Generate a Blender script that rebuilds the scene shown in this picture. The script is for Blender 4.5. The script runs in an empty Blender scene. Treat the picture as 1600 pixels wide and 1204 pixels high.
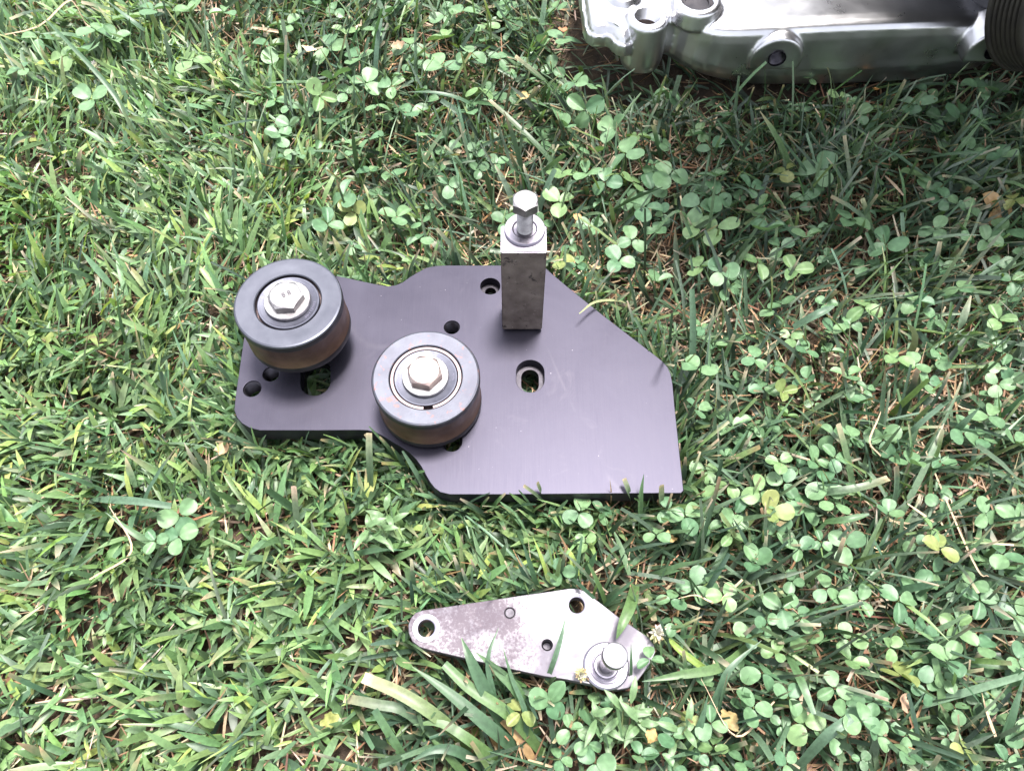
import bpy, bmesh, math, random
import numpy as np
from mathutils import Vector, Matrix
R = math.radians
random.seed(7)
rng = np.random.default_rng(7)
scene = bpy.context.scene
COL = scene.collection

# ------------------------------------------------------------------ camera
CAM_H = 0.525
PITCH = 62.0
F = 1200.0
cd = bpy.data.cameras.new('camera')
cam = bpy.data.objects.new('camera', cd)
COL.objects.link(cam)
cam.location = (0, 0, CAM_H)
cam.rotation_euler = (R(90 - PITCH), 0, 0)
cd.sensor_width = 36.0
cd.lens = 36.0 * F / 1600.0
cd.clip_start = 0.01
cd.clip_end = 200.0
scene.camera = cam

# ------------------------------------------------------------------ light
SUN_ELEV, SUN_ROT = 78.0, 30.0          # nearly overhead, a little beyond and to the right
world = bpy.data.worlds.new('World')
scene.world = world
world.use_nodes = True
wn = world.node_tree
bg = wn.nodes['Background']
sky = wn.nodes.new('ShaderNodeTexSky')
sky.sky_type = 'NISHITA'
sky.sun_disc = False
sky.sun_elevation = R(SUN_ELEV)
sky.sun_rotation = R(SUN_ROT)
sky.air_density = 1.0
sky.dust_density = 3.0
sky.ozone_density = 1.0
hs = wn.nodes.new('ShaderNodeHueSaturation')      # overcast: paler than a clear sky
hs.inputs['Saturation'].default_value = 0.30
wn.links.new(sky.outputs[0], hs.inputs['Color'])
wn.links.new(hs.outputs[0], bg.inputs['Color'])
bg.inputs['Strength'].default_value = 0.11
sl = bpy.data.lights.new('sun', 'SUN')
sl.energy = 2.1
sl.angle = R(12)
sl.color = (1.0, 0.96, 0.90)
sun = bpy.data.objects.new('sun', sl)
COL.objects.link(sun)
sd = Vector((math.sin(R(SUN_ROT)) * math.cos(R(SUN_ELEV)), math.cos(R(SUN_ROT)) * math.cos(R(SUN_ELEV)), math.sin(R(SUN_ELEV))))
sun.rotation_euler = sd.to_track_quat('Z', 'Y').to_euler()
sun.location = sd * 5
vs = scene.view_settings
scene.display_settings.display_device = 'sRGB'
vs.view_transform = 'Standard'
vs.look = 'None'
vs.gamma = 1.0
vs.use_curve_mapping = False
vs.exposure = 2.45

# ------------------------------------------------------------------ helpers
SP, CP = math.sin(R(PITCH)), math.cos(R(PITCH))


def W(px, py, z):
    """photo pixel -> point on the horizontal plane at height z"""
    u, v = (px - 800) / F, (602 - py) / F
    t = (z - CAM_H) / (-SP + v * CP)
    return Vector((u * t, (CP + v * SP) * t, z))


def project(p):
    """numpy (N,3) -> photo pixels"""
    x, y, z = p[..., 0], p[..., 1], p[..., 2] - CAM_H
    d = y * CP - z * SP
    up = y * SP + z * CP
    return 800 + F * x / d, 602 - F * up / d


def tag(o, label=None, cat=None, group=None, kind=None):
    for k, v in (('label', label), ('category', cat), ('group', group), ('kind', kind)):
        if v:
            o[k] = v
    return o


def empty(name, loc=(0, 0, 0), parent=None):
    o = bpy.data.objects.new(name, None)
    COL.objects.link(o)
    o.location = loc
    o.empty_display_size = 0.01
    if parent:
        o.parent = parent
    return o


def link(name, me, mat=None, parent=None, loc=None, smooth=None):
    o = bpy.data.objects.new(name, me)
    COL.objects.link(o)
    if mat is not None:
        me.materials.clear()
        for m in (mat if isinstance(mat, (list, tuple)) else [mat]):
            me.materials.append(m)
    if parent:
        o.parent = parent
    if loc is not None:
        o.location = loc
    if smooth is not None:
        me.polygons.foreach_set('use_smooth', [smooth] * len(me.polygons))
    return o


def bm_mesh(bm, name, sharp=35):
    me = bpy.data.meshes.new(name)
    bmesh.ops.recalc_face_normals(bm, faces=bm.faces)
    if sharp is not None:
        for f in bm.faces:
            f.smooth = True
        for e in bm.edges:
            if len(e.link_faces) == 2 and e.calc_face_angle(0) > R(sharp):
                e.smooth = False
    bm.to_mesh(me)
    bm.free()
    return me


def lathe(profile, seg=64, bm=None, center=(0, 0), a0=0.0, a1=None):
    bm = bm or bmesh.new()
    rows = []
    full = a1 is None
    n = seg if full else seg + 1
    for r, z in profile:
        if r < 1e-7:
            rows.append([bm.verts.new((center[0], center[1], z))])
        else:
            rows.append([bm.verts.new((center[0] + r * math.cos(a0 + (2 * math.pi if full else a1 - a0) * i / seg),
                                       center[1] + r * math.sin(a0 + (2 * math.pi if full else a1 - a0) * i / seg), z)) for i in range(n)])
    for a, b in zip(rows, rows[1:]):
        m = seg
        for i in range(m):
            j = (i + 1) % n
            if len(a) == 1 and len(b) == 1:
                continue
            if len(a) == 1:
                bm.faces.new((a[0], b[i], b[j]))
            elif len(b) == 1:
                bm.faces.new((a[i], a[j], b[0]))
            else:
                bm.faces.new((a[i], a[j], b[j], b[i]))
    return bm


def hexhead(af, h, rot=0.0, seg=48, bm=None, z0=0.0):
    """hexagon bolt head with a turned chamfer"""
    bm = bm or bmesh.new()
    rc = af / 2 * 0.93
    lo, mid, top = [], [], []
    for i in range(seg):
        a = 2 * math.pi * i / seg
        k = (a + math.pi / 6) % (math.pi / 3) - math.pi / 6
        rh = af / 2 / math.cos(math.pi / 6 - abs(k)) if False else af / 2 / math.cos(k - 0) 
        a2 = a + rot
        c, s = math.cos(a2), math.sin(a2)
        lo.append(bm.verts.new((rh * c, rh * s, z0)))
        mid.append(bm.verts.new((rh * c, rh * s, z0 + h - (rh - rc) * 0.55)))
        top.append(bm.verts.new((rc * c, rc * s, z0 + h)))
    for i in range(seg):
        j = (i + 1) % seg
        bm.faces.new((lo[i], lo[j], mid[j], mid[i]))
        bm.faces.new((mid[i], mid[j], top[j], top[i]))
    bm.faces.new(top)
    bm.faces.new(lo[::-1])
    return bm


def prism(outline, holes, z0, z1, bevel=0.0003):
    """flat plate with holes as one mesh, through a filled 2D curve"""
    cu = bpy.data.curves.new('plate_outline', 'CURVE')
    cu.dimensions = '2D'
    cu.fill_mode = 'BOTH'
    cu.extrude = (z1 - z0) / 2 - bevel
    cu.bevel_depth = bevel
    cu.bevel_resolution = 1
    cu.offset = -bevel
    for pts in [outline] + holes:
        s = cu.splines.new('POLY')
        s.points.add(len(pts) - 1)
        for p, q in zip(s.points, pts):
            p.co = (q[0], q[1], 0, 1)
        s.use_cyclic_u = True
    o = bpy.data.objects.new('plate_outline', cu)
    COL.objects.link(o)
    dg = bpy.context.evaluated_depsgraph_get()
    me = bpy.data.meshes.new_from_object(o.evaluated_get(dg))
    bpy.data.objects.remove(o)
    bpy.data.curves.remove(cu)
    bm = bmesh.new()
    bm.from_mesh(me)
    bpy.data.meshes.remove(me)
    bmesh.ops.remove_doubles(bm, verts=bm.verts, dist=1e-6)
    bmesh.ops.translate(bm, verts=bm.verts, vec=(0, 0, (z0 + z1) / 2))
    return bm


def circle(c, r, n=40):
    return [(c[0] + r * math.cos(2 * math.pi * i / n), c[1] + r * math.sin(2 * math.pi * i / n)) for i in range(n)]


def obround(c0, c1, r, n=20):
    """slot from c0 to c1 (c1 has the larger y)"""
    d = (Vector(c1) - Vector(c0)).to_2d()
    a = math.atan2(d.y, d.x)
    pts = []
    for i in range(n + 1):
        t = a - math.pi / 2 + math.pi * i / n
        pts.append((c1[0] + r * math.cos(t), c1[1] + r * math.sin(t)))
    for i in range(n + 1):
        t = a + math.pi / 2 + math.pi * i / n
        pts.append((c0[0] + r * math.cos(t), c0[1] + r * math.sin(t)))
    return pts


def ring_between(outer, inner, z, drop):
    """flat ring between two loops of the same length, the inner loop continued downwards"""
    bm = bmesh.new()
    a = [bm.verts.new((p[0], p[1], z)) for p in outer]
    b = [bm.verts.new((p[0], p[1], z)) for p in inner]
    c = [bm.verts.new((p[0], p[1], z - drop)) for p in inner]
    n = len(a)
    for i in range(n):
        j = (i + 1) % n
        bm.faces.new((a[i], a[j], b[j], b[i]))
        bm.faces.new((b[i], b[j], c[j], c[i]))
    return bm


def smooth_closed(pts, it=1):
    for _ in range(it):
        out = []
        for p, q in zip(pts, pts[1:] + pts[:1]):
            out.append((p[0] * .75 + q[0] * .25, p[1] * .75 + q[1] * .25))
            out.append((p[0] * .25 + q[0] * .75, p[1] * .25 + q[1] * .75))
        pts = out
    return pts


def inside(poly, xy):
    """numpy point in polygon; xy (...,2)"""
    x, y = xy[..., 0], xy[..., 1]
    res = np.zeros(x.shape, bool)
    P = np.array(poly)
    for (x0, y0), (x1, y1) in zip(P, np.roll(P, -1, 0)):
        if y0 == y1:
            continue
        c = ((y0 > y) != (y1 > y)) & (x < (x1 - x0) * (y - y0) / (y1 - y0) + x0)
        res ^= c
    return res


def grow(poly, d):
    """polygon pushed outwards by d (counter-clockwise or clockwise)"""
    P = np.array(poly)
    area = np.sum(P[:, 0] * np.roll(P[:, 1], -1) - np.roll(P[:, 0], -1) * P[:, 1])
    s = 1 if area > 0 else -1
    t = np.roll(P, -1, 0) - np.roll(P, 1, 0)
    n = np.stack([t[:, 1], -t[:, 0]], 1) * s
    n /= np.linalg.norm(n, axis=1, keepdims=True) + 1e-12
    return P + n * d


# ------------------------------------------------------------------ materials
def material(name):
    m = bpy.data.materials.new(name)
    m.use_nodes = True
    nt = m.node_tree
    return m, nt, nt.nodes['Principled BSDF']


def node(nt, kind, **kw):
    n = nt.nodes.new(kind)
    for k, v in kw.items():
        if k in n.inputs.keys():
            n.inputs[k].default_value = v
        else:
            setattr(n, k, v)
    return n


def coords(nt, scale=(1, 1, 1), rot=(0, 0, 0), kind='Object'):
    tc = nt.nodes.new('ShaderNodeTexCoord')
    mp = nt.nodes.new('ShaderNodeMapping')
    mp.inputs['Scale'].default_value = scale
    mp.inputs['Rotation'].default_value = rot
    nt.links.new(tc.outputs[kind], mp.inputs[0])
    return mp.outputs[0]


def ramp(nt, fac, stops):
    r = nt.nodes.new('ShaderNodeValToRGB')
    el = r.color_ramp.elements
    while len(el) > len(stops):
        el.remove(el[-1])
    while len(el) < len(stops):
        el.new(0.5)
    for e, (p, c) in zip(el, stops):
        e.position = p
        e.color = c if len(c) == 4 else (*c, 1)
    nt.links.new(fac, r.inputs[0])
    return r.outputs[0]


def g(v):
    return (v, v, v)


def mix(nt, fac, a, b, mode='MIX'):
    m = nt.nodes.new('ShaderNodeMix')
    m.data_type = 'RGBA'
    m.blend_type = mode
    for sock, val in ((m.inputs[0], fac), (m.inputs[6], a), (m.inputs[7], b)):
        if isinstance(val, (int, float)):
            sock.default_value = val
        elif isinstance(val, tuple):
            sock.default_value = val if len(val) == 4 else (*val, 1)
        else:
            nt.links.new(val, sock)
    return m.outputs[2]


def noise(nt, vec, scale, detail=4, rough=0.55, dist=0.0):
    n = nt.nodes.new('ShaderNodeTexNoise')
    n.inputs['Scale'].default_value = scale
    n.inputs['Detail'].default_value = detail
    n.inputs['Roughness'].default_value = rough
    n.inputs['Distortion'].default_value = dist
    nt.links.new(vec, n.inputs['Vector'])
    return n.outputs['Fac']


def bump(nt, bsdf, h, strength, dist=0.001):
    b = nt.nodes.new('ShaderNodeBump')
    b.inputs['Strength'].default_value = strength
    b.inputs['Distance'].default_value = dist
    nt.links.new(h, b.inputs['Height'])
    nt.links.new(b.outputs[0], bsdf.inputs['Normal'])


def metal(name, c0, c1, rough=(0.3, 0.45), metallic=1.0, scale=60, bumps=0.15, grain=(1, 1, 1), bscale=900, bdist=0.0002, spots=None):
    """blotchy metal: c0/c1 mixed by noise, roughness by another noise, fine relief; spots = (colour, noise scale, threshold)"""
    m, nt, b = material(name)
    v = coords(nt)
    n1 = noise(nt, v, scale, 5, 0.6)
    col = mix(nt, ramp(nt, n1, [(0.35, g(0)), (0.65, g(1))]), c0, c1)
    if spots:
        for sc, s_scale, th in spots:
            n3 = noise(nt, v, s_scale, 6, 0.65, 0.3)
            col = mix(nt, ramp(nt, n3, [(th, g(0)), (th + 0.06, g(1))]), col, sc)
    nt.links.new(col, b.inputs['Base Color'])
    b.inputs['Metallic'].default_value = metallic
    vg = coords(nt, grain)
    n2 = noise(nt, vg, bscale, 3, 0.6)
    rr = nt.nodes.new('ShaderNodeMapRange')
    rr.inputs['To Min'].default_value = rough[0]
    rr.inputs['To Max'].default_value = rough[1]
    rr.inputs['From Min'].default_value = 0.3
    rr.inputs['From Max'].default_value = 0.7
    nt.links.new(noise(nt, v, scale * 1.7, 4), rr.inputs['Value'])
    nt.links.new(rr.outputs[0], b.inputs['Roughness'])
    bump(nt, b, n2, bumps, bdist)
    return m


def mat_anodised():
    m, nt, b = material('black_anodised_metal')
    v = coords(nt)
    vg = coords(nt, (1, 0.03, 1))
    cloud = noise(nt, v, 16, 5, 0.6, 0.4)
    grain = noise(nt, vg, 1500, 3, 0.7)
    dust = noise(nt, v, 420, 2, 0.5)
    smear = noise(nt, v, 34, 6, 0.7, 1.2)
    col = mix(nt, ramp(nt, cloud, [(0.35, g(0)), (0.68, g(1))]), (0.0265, 0.0245, 0.037), (0.038, 0.0355, 0.051))
    col = mix(nt, ramp(nt, grain, [(0.3, g(0)), (0.7, g(0.28))]), col, (0.044, 0.040, 0.053))
    col = mix(nt, ramp(nt, smear, [(0.60, g(0)), (0.80, g(0.35))]), col, (0.06, 0.055, 0.068))
    col = mix(nt, ramp(nt, dust, [(0.76, g(0)), (0.80, g(0.8))]), col, (0.15, 0.14, 0.16))
    for sc, ax in ((7, (1, 0.25, 1)), (11, (0.3, 1, 1))):
        line = noise(nt, coords(nt, ax, (0, 0, 0.4)), sc, 1, 0.3, 0.2)
        m1 = ramp(nt, line, [(0.4975, g(0)), (0.4995, g(1)), (0.5005, g(1)), (0.5025, g(0))])
        m2 = ramp(nt, noise(nt, v, 26 + sc, 2, 0.5), [(0.58, g(0)), (0.66, g(0.16))])
        col = mix(nt, mix(nt, 1.0, m1, m2, 'MULTIPLY'), col, (0.075, 0.07, 0.082))
    specks = noise(nt, v, 230, 1, 0.4)
    col = mix(nt, ramp(nt, specks, [(0.165, g(1)), (0.185, g(0))]), col, (0.03, 0.025, 0.03))
    nt.links.new(col, b.inputs['Base Color'])
    b.inputs['Metallic'].default_value = 0.85
    nt.links.new(ramp(nt, cloud, [(0.3, g(0.43)), (0.7, g(0.50))]), b.inputs['Roughness'])
    bump(nt, b, grain, 0.12, 0.0002)
    return m


M = {}
M['plate'] = mat_anodised()
M['zinc'] = metal('zinc_plated_steel', (0.28, 0.27, 0.272), (0.18, 0.168, 0.178), (0.35, 0.55), 1.0, 220, 0.2, spots=[((0.25, 0.2, 0.2), 700, 0.72)])
M['yellow_zinc'] = metal('yellow_zinc_steel', (0.28, 0.235, 0.215), (0.21, 0.155, 0.15), (0.3, 0.5), 1.0, 160, 0.25, spots=[((0.2, 0.13, 0.12), 600, 0.70)])
M['pulley_blue'] = metal('grey_blue_steel', (0.085, 0.088, 0.108), (0.066, 0.068, 0.086), (0.35, 0.5), 0.9, 40, 0.12)
M['pulley_rust'] = metal('grey_steel_with_rust', (0.075, 0.078, 0.096), (0.058, 0.058, 0.074), (0.35, 0.52), 0.85, 45, 0.15,
                         spots=[((0.125, 0.068, 0.066), 150, 0.58), ((0.095, 0.034, 0.028), 280, 0.65)])
M['seal'] = metal('bearing_seal', (0.085, 0.087, 0.112), (0.068, 0.069, 0.092), (0.4, 0.55), 0.7, 160, 0.1)
M['barrel'] = metal('brown_worn_barrel', (0.085, 0.048, 0.037), (0.16, 0.095, 0.072), (0.35, 0.55), 0.75, 45, 0.3, (1, 1, 6), 300,
                    spots=[((0.22, 0.17, 0.13), 240, 0.70)])
M['dark'] = metal('black_oxide_steel', (0.03, 0.028, 0.032), (0.05, 0.045, 0.05), (0.35, 0.55), 0.8, 80, 0.1)
M['thread'] = metal('dark_thread', (0.028, 0.026, 0.032), (0.050, 0.046, 0.055), (0.3, 0.45), 0.9, 150, 0.1)
M['grime'] = metal('dark_grime', (0.035, 0.025, 0.03), (0.10, 0.06, 0.06), (0.5, 0.8), 0.2, 400, 0.5, spots=[((0.5, 0.4, 0.4), 900, 0.66)])
M['pink'] = metal('pale_pink_ring', (0.20, 0.155, 0.162), (0.165, 0.125, 0.135), (0.4, 0.55), 0.4, 120, 0.1)
M['post'] = metal('oily_dark_steel', (0.110, 0.086, 0.078), (0.20, 0.164, 0.15), (0.4, 0.62), 0.6, 70, 0.3, (3, 1, 0.5), 420, 0.0003,
                  spots=[((0.30, 0.25, 0.24), 420, 0.64), ((0.04, 0.032, 0.032), 110, 0.60), ((0.42, 0.38, 0.37), 700, 0.72)])
M['machined'] = metal('machined_steel', (0.32, 0.30, 0.35), (0.24, 0.225, 0.27), (0.35, 0.5), 1.0, 120, 0.15, spots=[((0.12, 0.09, 0.11), 480, 0.70)])
M['washer'] = metal('scuffed_washer', (0.26, 0.24, 0.28), (0.20, 0.185, 0.22), (0.3, 0.5), 1.0, 200, 0.15, spots=[((0.20, 0.08, 0.11), 500, 0.66)])
M['ink'] = metal('dark_print', (0.10, 0.09, 0.14), (0.12, 0.11, 0.16), (0.5, 0.6), 0.2, 100, 0.0)


def mat_bracket():
    m, nt, b = material('stained_aluminium')
    v = coords(nt)
    big = noise(nt, v, 28, 5, 0.6, 0.5)
    speck = noise(nt, v, 520, 5, 0.75)
    zone = noise(nt, v, 55, 4, 0.6, 0.8)
    sep = nt.nodes.new('ShaderNodeSeparateXYZ')
    nt.links.new(v, sep.inputs[0])
    mr = nt.nodes.new('ShaderNodeMapRange')          # the left half of the bracket is the dirty one
    mr.inputs['From Min'].default_value = 0.022
    mr.inputs['From Max'].default_value = -0.012
    nt.links.new(sep.outputs[0], mr.inputs['Value'])
    z2 = nt.nodes.new('ShaderNodeMath')
    z2.operation = 'MULTIPLY'
    nt.links.new(zone, z2.inputs[0])
    nt.links.new(mr.outputs[0], z2.inputs[1])
    col = mix(nt, ramp(nt, big, [(0.4, g(0)), (0.62, g(1))]), (0.190, 0.180, 0.198), (0.105, 0.096, 0.116))
    rust = noise(nt, v, 70, 5, 0.7, 0.6)
    col = mix(nt, ramp(nt, rust, [(0.62, g(0)), (0.72, g(0.7))]), col, (0.13, 0.075, 0.09))
    sm = nt.nodes.new('ShaderNodeMath')
    sm.operation = 'MULTIPLY_ADD'
    sm.inputs[1].default_value = 0.75
    nt.links.new(z2.outputs[0], sm.inputs[0])
    nt.links.new(speck, sm.inputs[2])
    st = nt.nodes.new('ShaderNodeMath')
    st.operation = 'MULTIPLY'
    nt.links.new(ramp(nt, sm.outputs[0], [(0.72, g(0)), (0.92, g(1))]), st.inputs[0])
    st.inputs[1].default_value = 0.9
    col = mix(nt, st.outputs[0], col, (0.070, 0.055, 0.068))
    nt.links.new(col, b.inputs['Base Color'])
    nt.links.new(ramp(nt, st.outputs[0], [(0, g(0.75)), (1, g(0.1))]), b.inputs['Metallic'])
    nt.links.new(ramp(nt, st.outputs[0], [(0, g(0.5)), (1, g(0.12))]), b.inputs['Specular IOR Level'])
    nt.links.new(ramp(nt, big, [(0.3, g(0.52)), (0.7, g(0.68))]), b.inputs['Roughness'])
    bump(nt, b, speck, 0.15, 0.0003)
    return m


def mat_cast():
    m, nt, b = material('polished_cast_aluminium')
    v = coords(nt)
    big = noise(nt, v, 14, 5, 0.6, 0.5)
    fine = noise(nt, v, 260, 4, 0.65)
    pits = noise(nt, v, 130, 5, 0.7)
    col = mix(nt, ramp(nt, big, [(0.35, g(0)), (0.7, g(1))]), (0.58, 0.575, 0.595), (0.42, 0.415, 0.435))
    col = mix(nt, ramp(nt, pits, [(0.66, g(0)), (0.76, g(0.6))]), col, (0.22, 0.19, 0.19))
    nt.links.new(col, b.inputs['Base Color'])
    b.inputs['Metallic'].default_value = 1.0
    nt.links.new(ramp(nt, noise(nt, v, 22, 5, 0.65), [(0.3, g(0.25)), (0.7, g(0.38))]), b.inputs['Roughness'])
    bump(nt, b, fine, 0.10, 0.0004)
    return m


M['bracket'] = mat_bracket()
M['cast'] = mat_cast()
M['case'] = metal('dull_dark_casting', (0.10, 0.10, 0.115), (0.06, 0.06, 0.07), (0.4, 0.6), 0.6, 20, 0.2)
M['bore'] = metal('dull_brown_bore', (0.14, 0.115, 0.11), (0.09, 0.07, 0.065), (0.45, 0.6), 0.5, 60, 0.2)
M['plug'] = metal('dull_plug', (0.075, 0.07, 0.082), (0.055, 0.05, 0.06), (0.5, 0.65), 0.8, 200, 0.2)
M['pin'] = metal('bright_steel', (0.30, 0.29, 0.31), (0.22, 0.21, 0.235), (0.28, 0.45), 1.0, 200, 0.1)
M['rubber'] = metal('dark_ribbed_metal', (0.016, 0.014, 0.013), (0.026, 0.024, 0.018), (0.5, 0.65), 0.0, 60, 0.15)


M['rubber'].node_tree.nodes['Principled BSDF'].inputs['Specular IOR Level'].default_value = 0.2


def mat_plant(name, rough=0.46, transl=0.28, spec=0.5, vein=True):
    """leaf tissue: colour from the blade's own attribute, fine lengthwise variation, some light passing through"""
    m, nt, b = material(name)
    at = nt.nodes.new('ShaderNodeAttribute')
    at.attribute_name = 'tint'
    v = coords(nt)
    n = noise(nt, v, 380, 3, 0.6)
    col = mix(nt, 1.0, at.outputs['Color'], ramp(nt, n, [(0.3, g(0.78)), (0.7, g(1.18))]), 'MULTIPLY')
    nt.links.new(col, b.inputs['Base Color'])
    b.inputs['Roughness'].default_value = rough
    b.inputs['Specular IOR Level'].default_value = spec
    tr = nt.nodes.new('ShaderNodeBsdfTranslucent')
    tc = mix(nt, 1.0, col, (1.25, 1.35, 0.6), 'MULTIPLY')
    nt.links.new(tc, tr.inputs['Color'])
    ms = nt.nodes.new('ShaderNodeMixShader')
    ms.inputs[0].default_value = transl
    nt.links.new(b.outputs[0], ms.inputs[1])
    nt.links.new(tr.outputs[0], ms.inputs[2])
    nt.links.new(ms.outputs[0], nt.nodes['Material Output'].inputs['Surface'])
    return m


def mat_clover(name, c0, c1, spots=None):
    m, nt, b = material(name)
    at = nt.nodes.new('ShaderNodeAttribute')
    at.attribute_name = 'mark'
    oi = nt.nodes.new('ShaderNodeObjectInfo')
    v = coords(nt)
    col = mix(nt, oi.outputs['Random'], c0, c1)
    n = noise(nt, v, 260, 4, 0.6)
    col = mix(nt, 1.0, col, ramp(nt, n, [(0.3, g(0.82)), (0.7, g(1.15))]), 'MULTIPLY')
    col = mix(nt, 1.0, col, at.outputs['Color'], 'MULTIPLY')
    if spots:
        n3 = noise(nt, v, 320, 3, 0.6)
        col = mix(nt, ramp(nt, n3, [(0.62, g(0)), (0.68, g(1))]), col, spots)
    nt.links.new(col, b.inputs['Base Color'])
    b.inputs['Roughness'].default_value = 0.45
    b.inputs['Specular IOR Level'].default_value = 0.45
    tr = nt.nodes.new('ShaderNodeBsdfTranslucent')
    nt.links.new(mix(nt, 1.0, col, (1.2, 1.3, 0.6), 'MULTIPLY'), tr.inputs['Color'])
    ms = nt.nodes.new('ShaderNodeMixShader')
    ms.inputs[0].default_value = 0.22
    nt.links.new(b.outputs[0], ms.inputs[1])
    nt.links.new(tr.outputs[0], ms.inputs[2])
    nt.links.new(ms.outputs[0], nt.nodes['Material Output'].inputs['Surface'])
    bump(nt, b, n, 0.15, 0.0004)
    return m


M['grass'] = mat_plant('grass_blade_tissue')
M['straw'] = mat_plant('dry_straw', 0.6, 0.12, 0.3)
M['clover'] = mat_clover('clover_leaf', (0.060, 0.128, 0.066), (0.120, 0.200, 0.096))
M['clover_pale'] = mat_clover('pale_clover_leaf', (0.098, 0.172, 0.072), (0.130, 0.205, 0.085))
M['clover_yellow'] = mat_clover('yellowing_clover_leaf', (0.13, 0.175, 0.058), (0.18, 0.20, 0.07), (0.16, 0.09, 0.04))
M['clover_brown'] = mat_clover('withered_clover_leaf', (0.26, 0.16, 0.07), (0.34, 0.22, 0.10), (0.10, 0.05, 0.03))
M['petiole'] = mat_plant('clover_stem', 0.5, 0.1, 0.4)
M['petal'] = mat_plant('clover_petal', 0.5, 0.3, 0.3)


def mat_soil():
    m, nt, b = material('dark_soil')
    v = coords(nt)
    n = noise(nt, v, 90, 6, 0.7)
    col = ramp(nt, n, [(0.3, (0.018, 0.012, 0.008)), (0.55, (0.05, 0.032, 0.02)), (0.75, (0.10, 0.066, 0.04))])
    nt.links.new(col, b.inputs['Base Color'])
    b.inputs['Roughness'].default_value = 0.95
    bump(nt, b, n, 0.8, 0.006)
    return m


def mat_far_lawn():
    m, nt, b = material('far_lawn')
    v = coords(nt)
    n = noise(nt, v, 160, 6, 0.75)
    col = ramp(nt, n, [(0.3, (0.012, 0.02, 0.008)), (0.5, (0.04, 0.075, 0.03)), (0.72, (0.085, 0.14, 0.055))])
    nt.links.new(col, b.inputs['Base Color'])
    b.inputs['Roughness'].default_value = 0.9
    bump(nt, b, n, 1.0, 0.01)
    return m


# ------------------------------------------------------------------ ground
def build_ground():
    bm = bmesh.new()
    bmesh.ops.create_grid(bm, x_segments=60, y_segments=60, size=1.0)
    for v in bm.verts:
        v.co.z = 0.003 * math.sin(v.co.x * 37 + 1) * math.sin(v.co.y * 29) - 0.002
        v.co.y += 0.35
    o = link('soil', bm_mesh(bm, 'soil', None), mat_soil(), smooth=True)
    tag(o, kind='structure')
    bm = bmesh.new()
    bmesh.ops.create_grid(bm, x_segments=4, y_segments=4, size=90.0)
    for v in bm.verts:
        v.co.z = -0.012
    tag(link('ground', bm_mesh(bm, 'ground', None), mat_far_lawn()), kind='structure')


build_ground()

# ------------------------------------------------------------------ the black plate with pulleys and post
ZP = 0.045
TH = 0.015
PLATE_PX = [(366, 640), (370, 652), (378, 661), (390, 668), (406, 672), (500, 672), (560, 671.5), (574, 672), (587, 675.5), (600, 682), (613, 690), (627, 698), (640, 707),
            (650, 717), (658, 728), (665, 741), (672, 753), (679, 762), (688, 768.5), (703, 772), (800, 772), (959, 770.5), (1064, 770),
            (1068, 766), (1061, 700), (1054, 633), (1051, 600), (1048, 584), (1043, 573), (1035, 564), (1025, 556), (1012, 546), (943, 493), (893, 453), (864, 429), (853, 419), (840, 414.5),
            (700, 414.5), (682, 415), (667, 418), (653, 425), (640, 433), (629, 441), (618, 445.5), (605, 447), (590, 444.5), (560, 438), (527, 431),
            (470, 424), (415, 424), (401, 432), (396, 444), (381, 529), (368, 619)]
PLATE = [tuple(W(x, y, ZP).xy) for x, y in PLATE_PX]


def pw(px, py, z=ZP):
    return tuple(W(px, py, z).xy)


def text_mesh(body, size, depth=0.00006):
    cu = bpy.data.curves.new('marking', 'FONT')
    cu.body = body
    cu.size = size
    cu.extrude = depth
    cu.align_x = 'CENTER'
    cu.align_y = 'CENTER'
    cu.resolution_u = 2
    o = bpy.data.objects.new('marking', cu)
    COL.objects.link(o)
    me = bpy.data.meshes.new_from_object(o.evaluated_get(bpy.context.evaluated_depsgraph_get()))
    bpy.data.objects.remove(o)
    bpy.data.curves.remove(cu)
    return me


def arc_text(words, r, z, size):
    """letters set round a circle, read from the outside: words = [(text, centre angle in degrees)]"""
    bm = bmesh.new()
    for text, ang in words:
        step = size * 0.95 / r
        for i, ch in enumerate(text):
            if ch == ' ':
                continue
            a = R(ang) - (i - (len(text) - 1) / 2) * step
            me = text_mesh(ch, size)
            me.transform(Matrix.Translation((r * math.cos(a), r * math.sin(a), z)) @ Matrix.Rotation(a - math.pi / 2, 4, 'Z'))
            bm.from_mesh(me)
            bpy.data.meshes.remove(me)
    return bm_mesh(bm, 'lettering', None)


def thread_profile(r, z_top, z_bot, pitch=0.0014, deep=0.0008):
    p, z, k = [], z_top, 0
    while z > z_bot:
        p.append((r - (deep if k % 2 else 0), z))
        z -= pitch / 2
        k += 1
    return p


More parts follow.
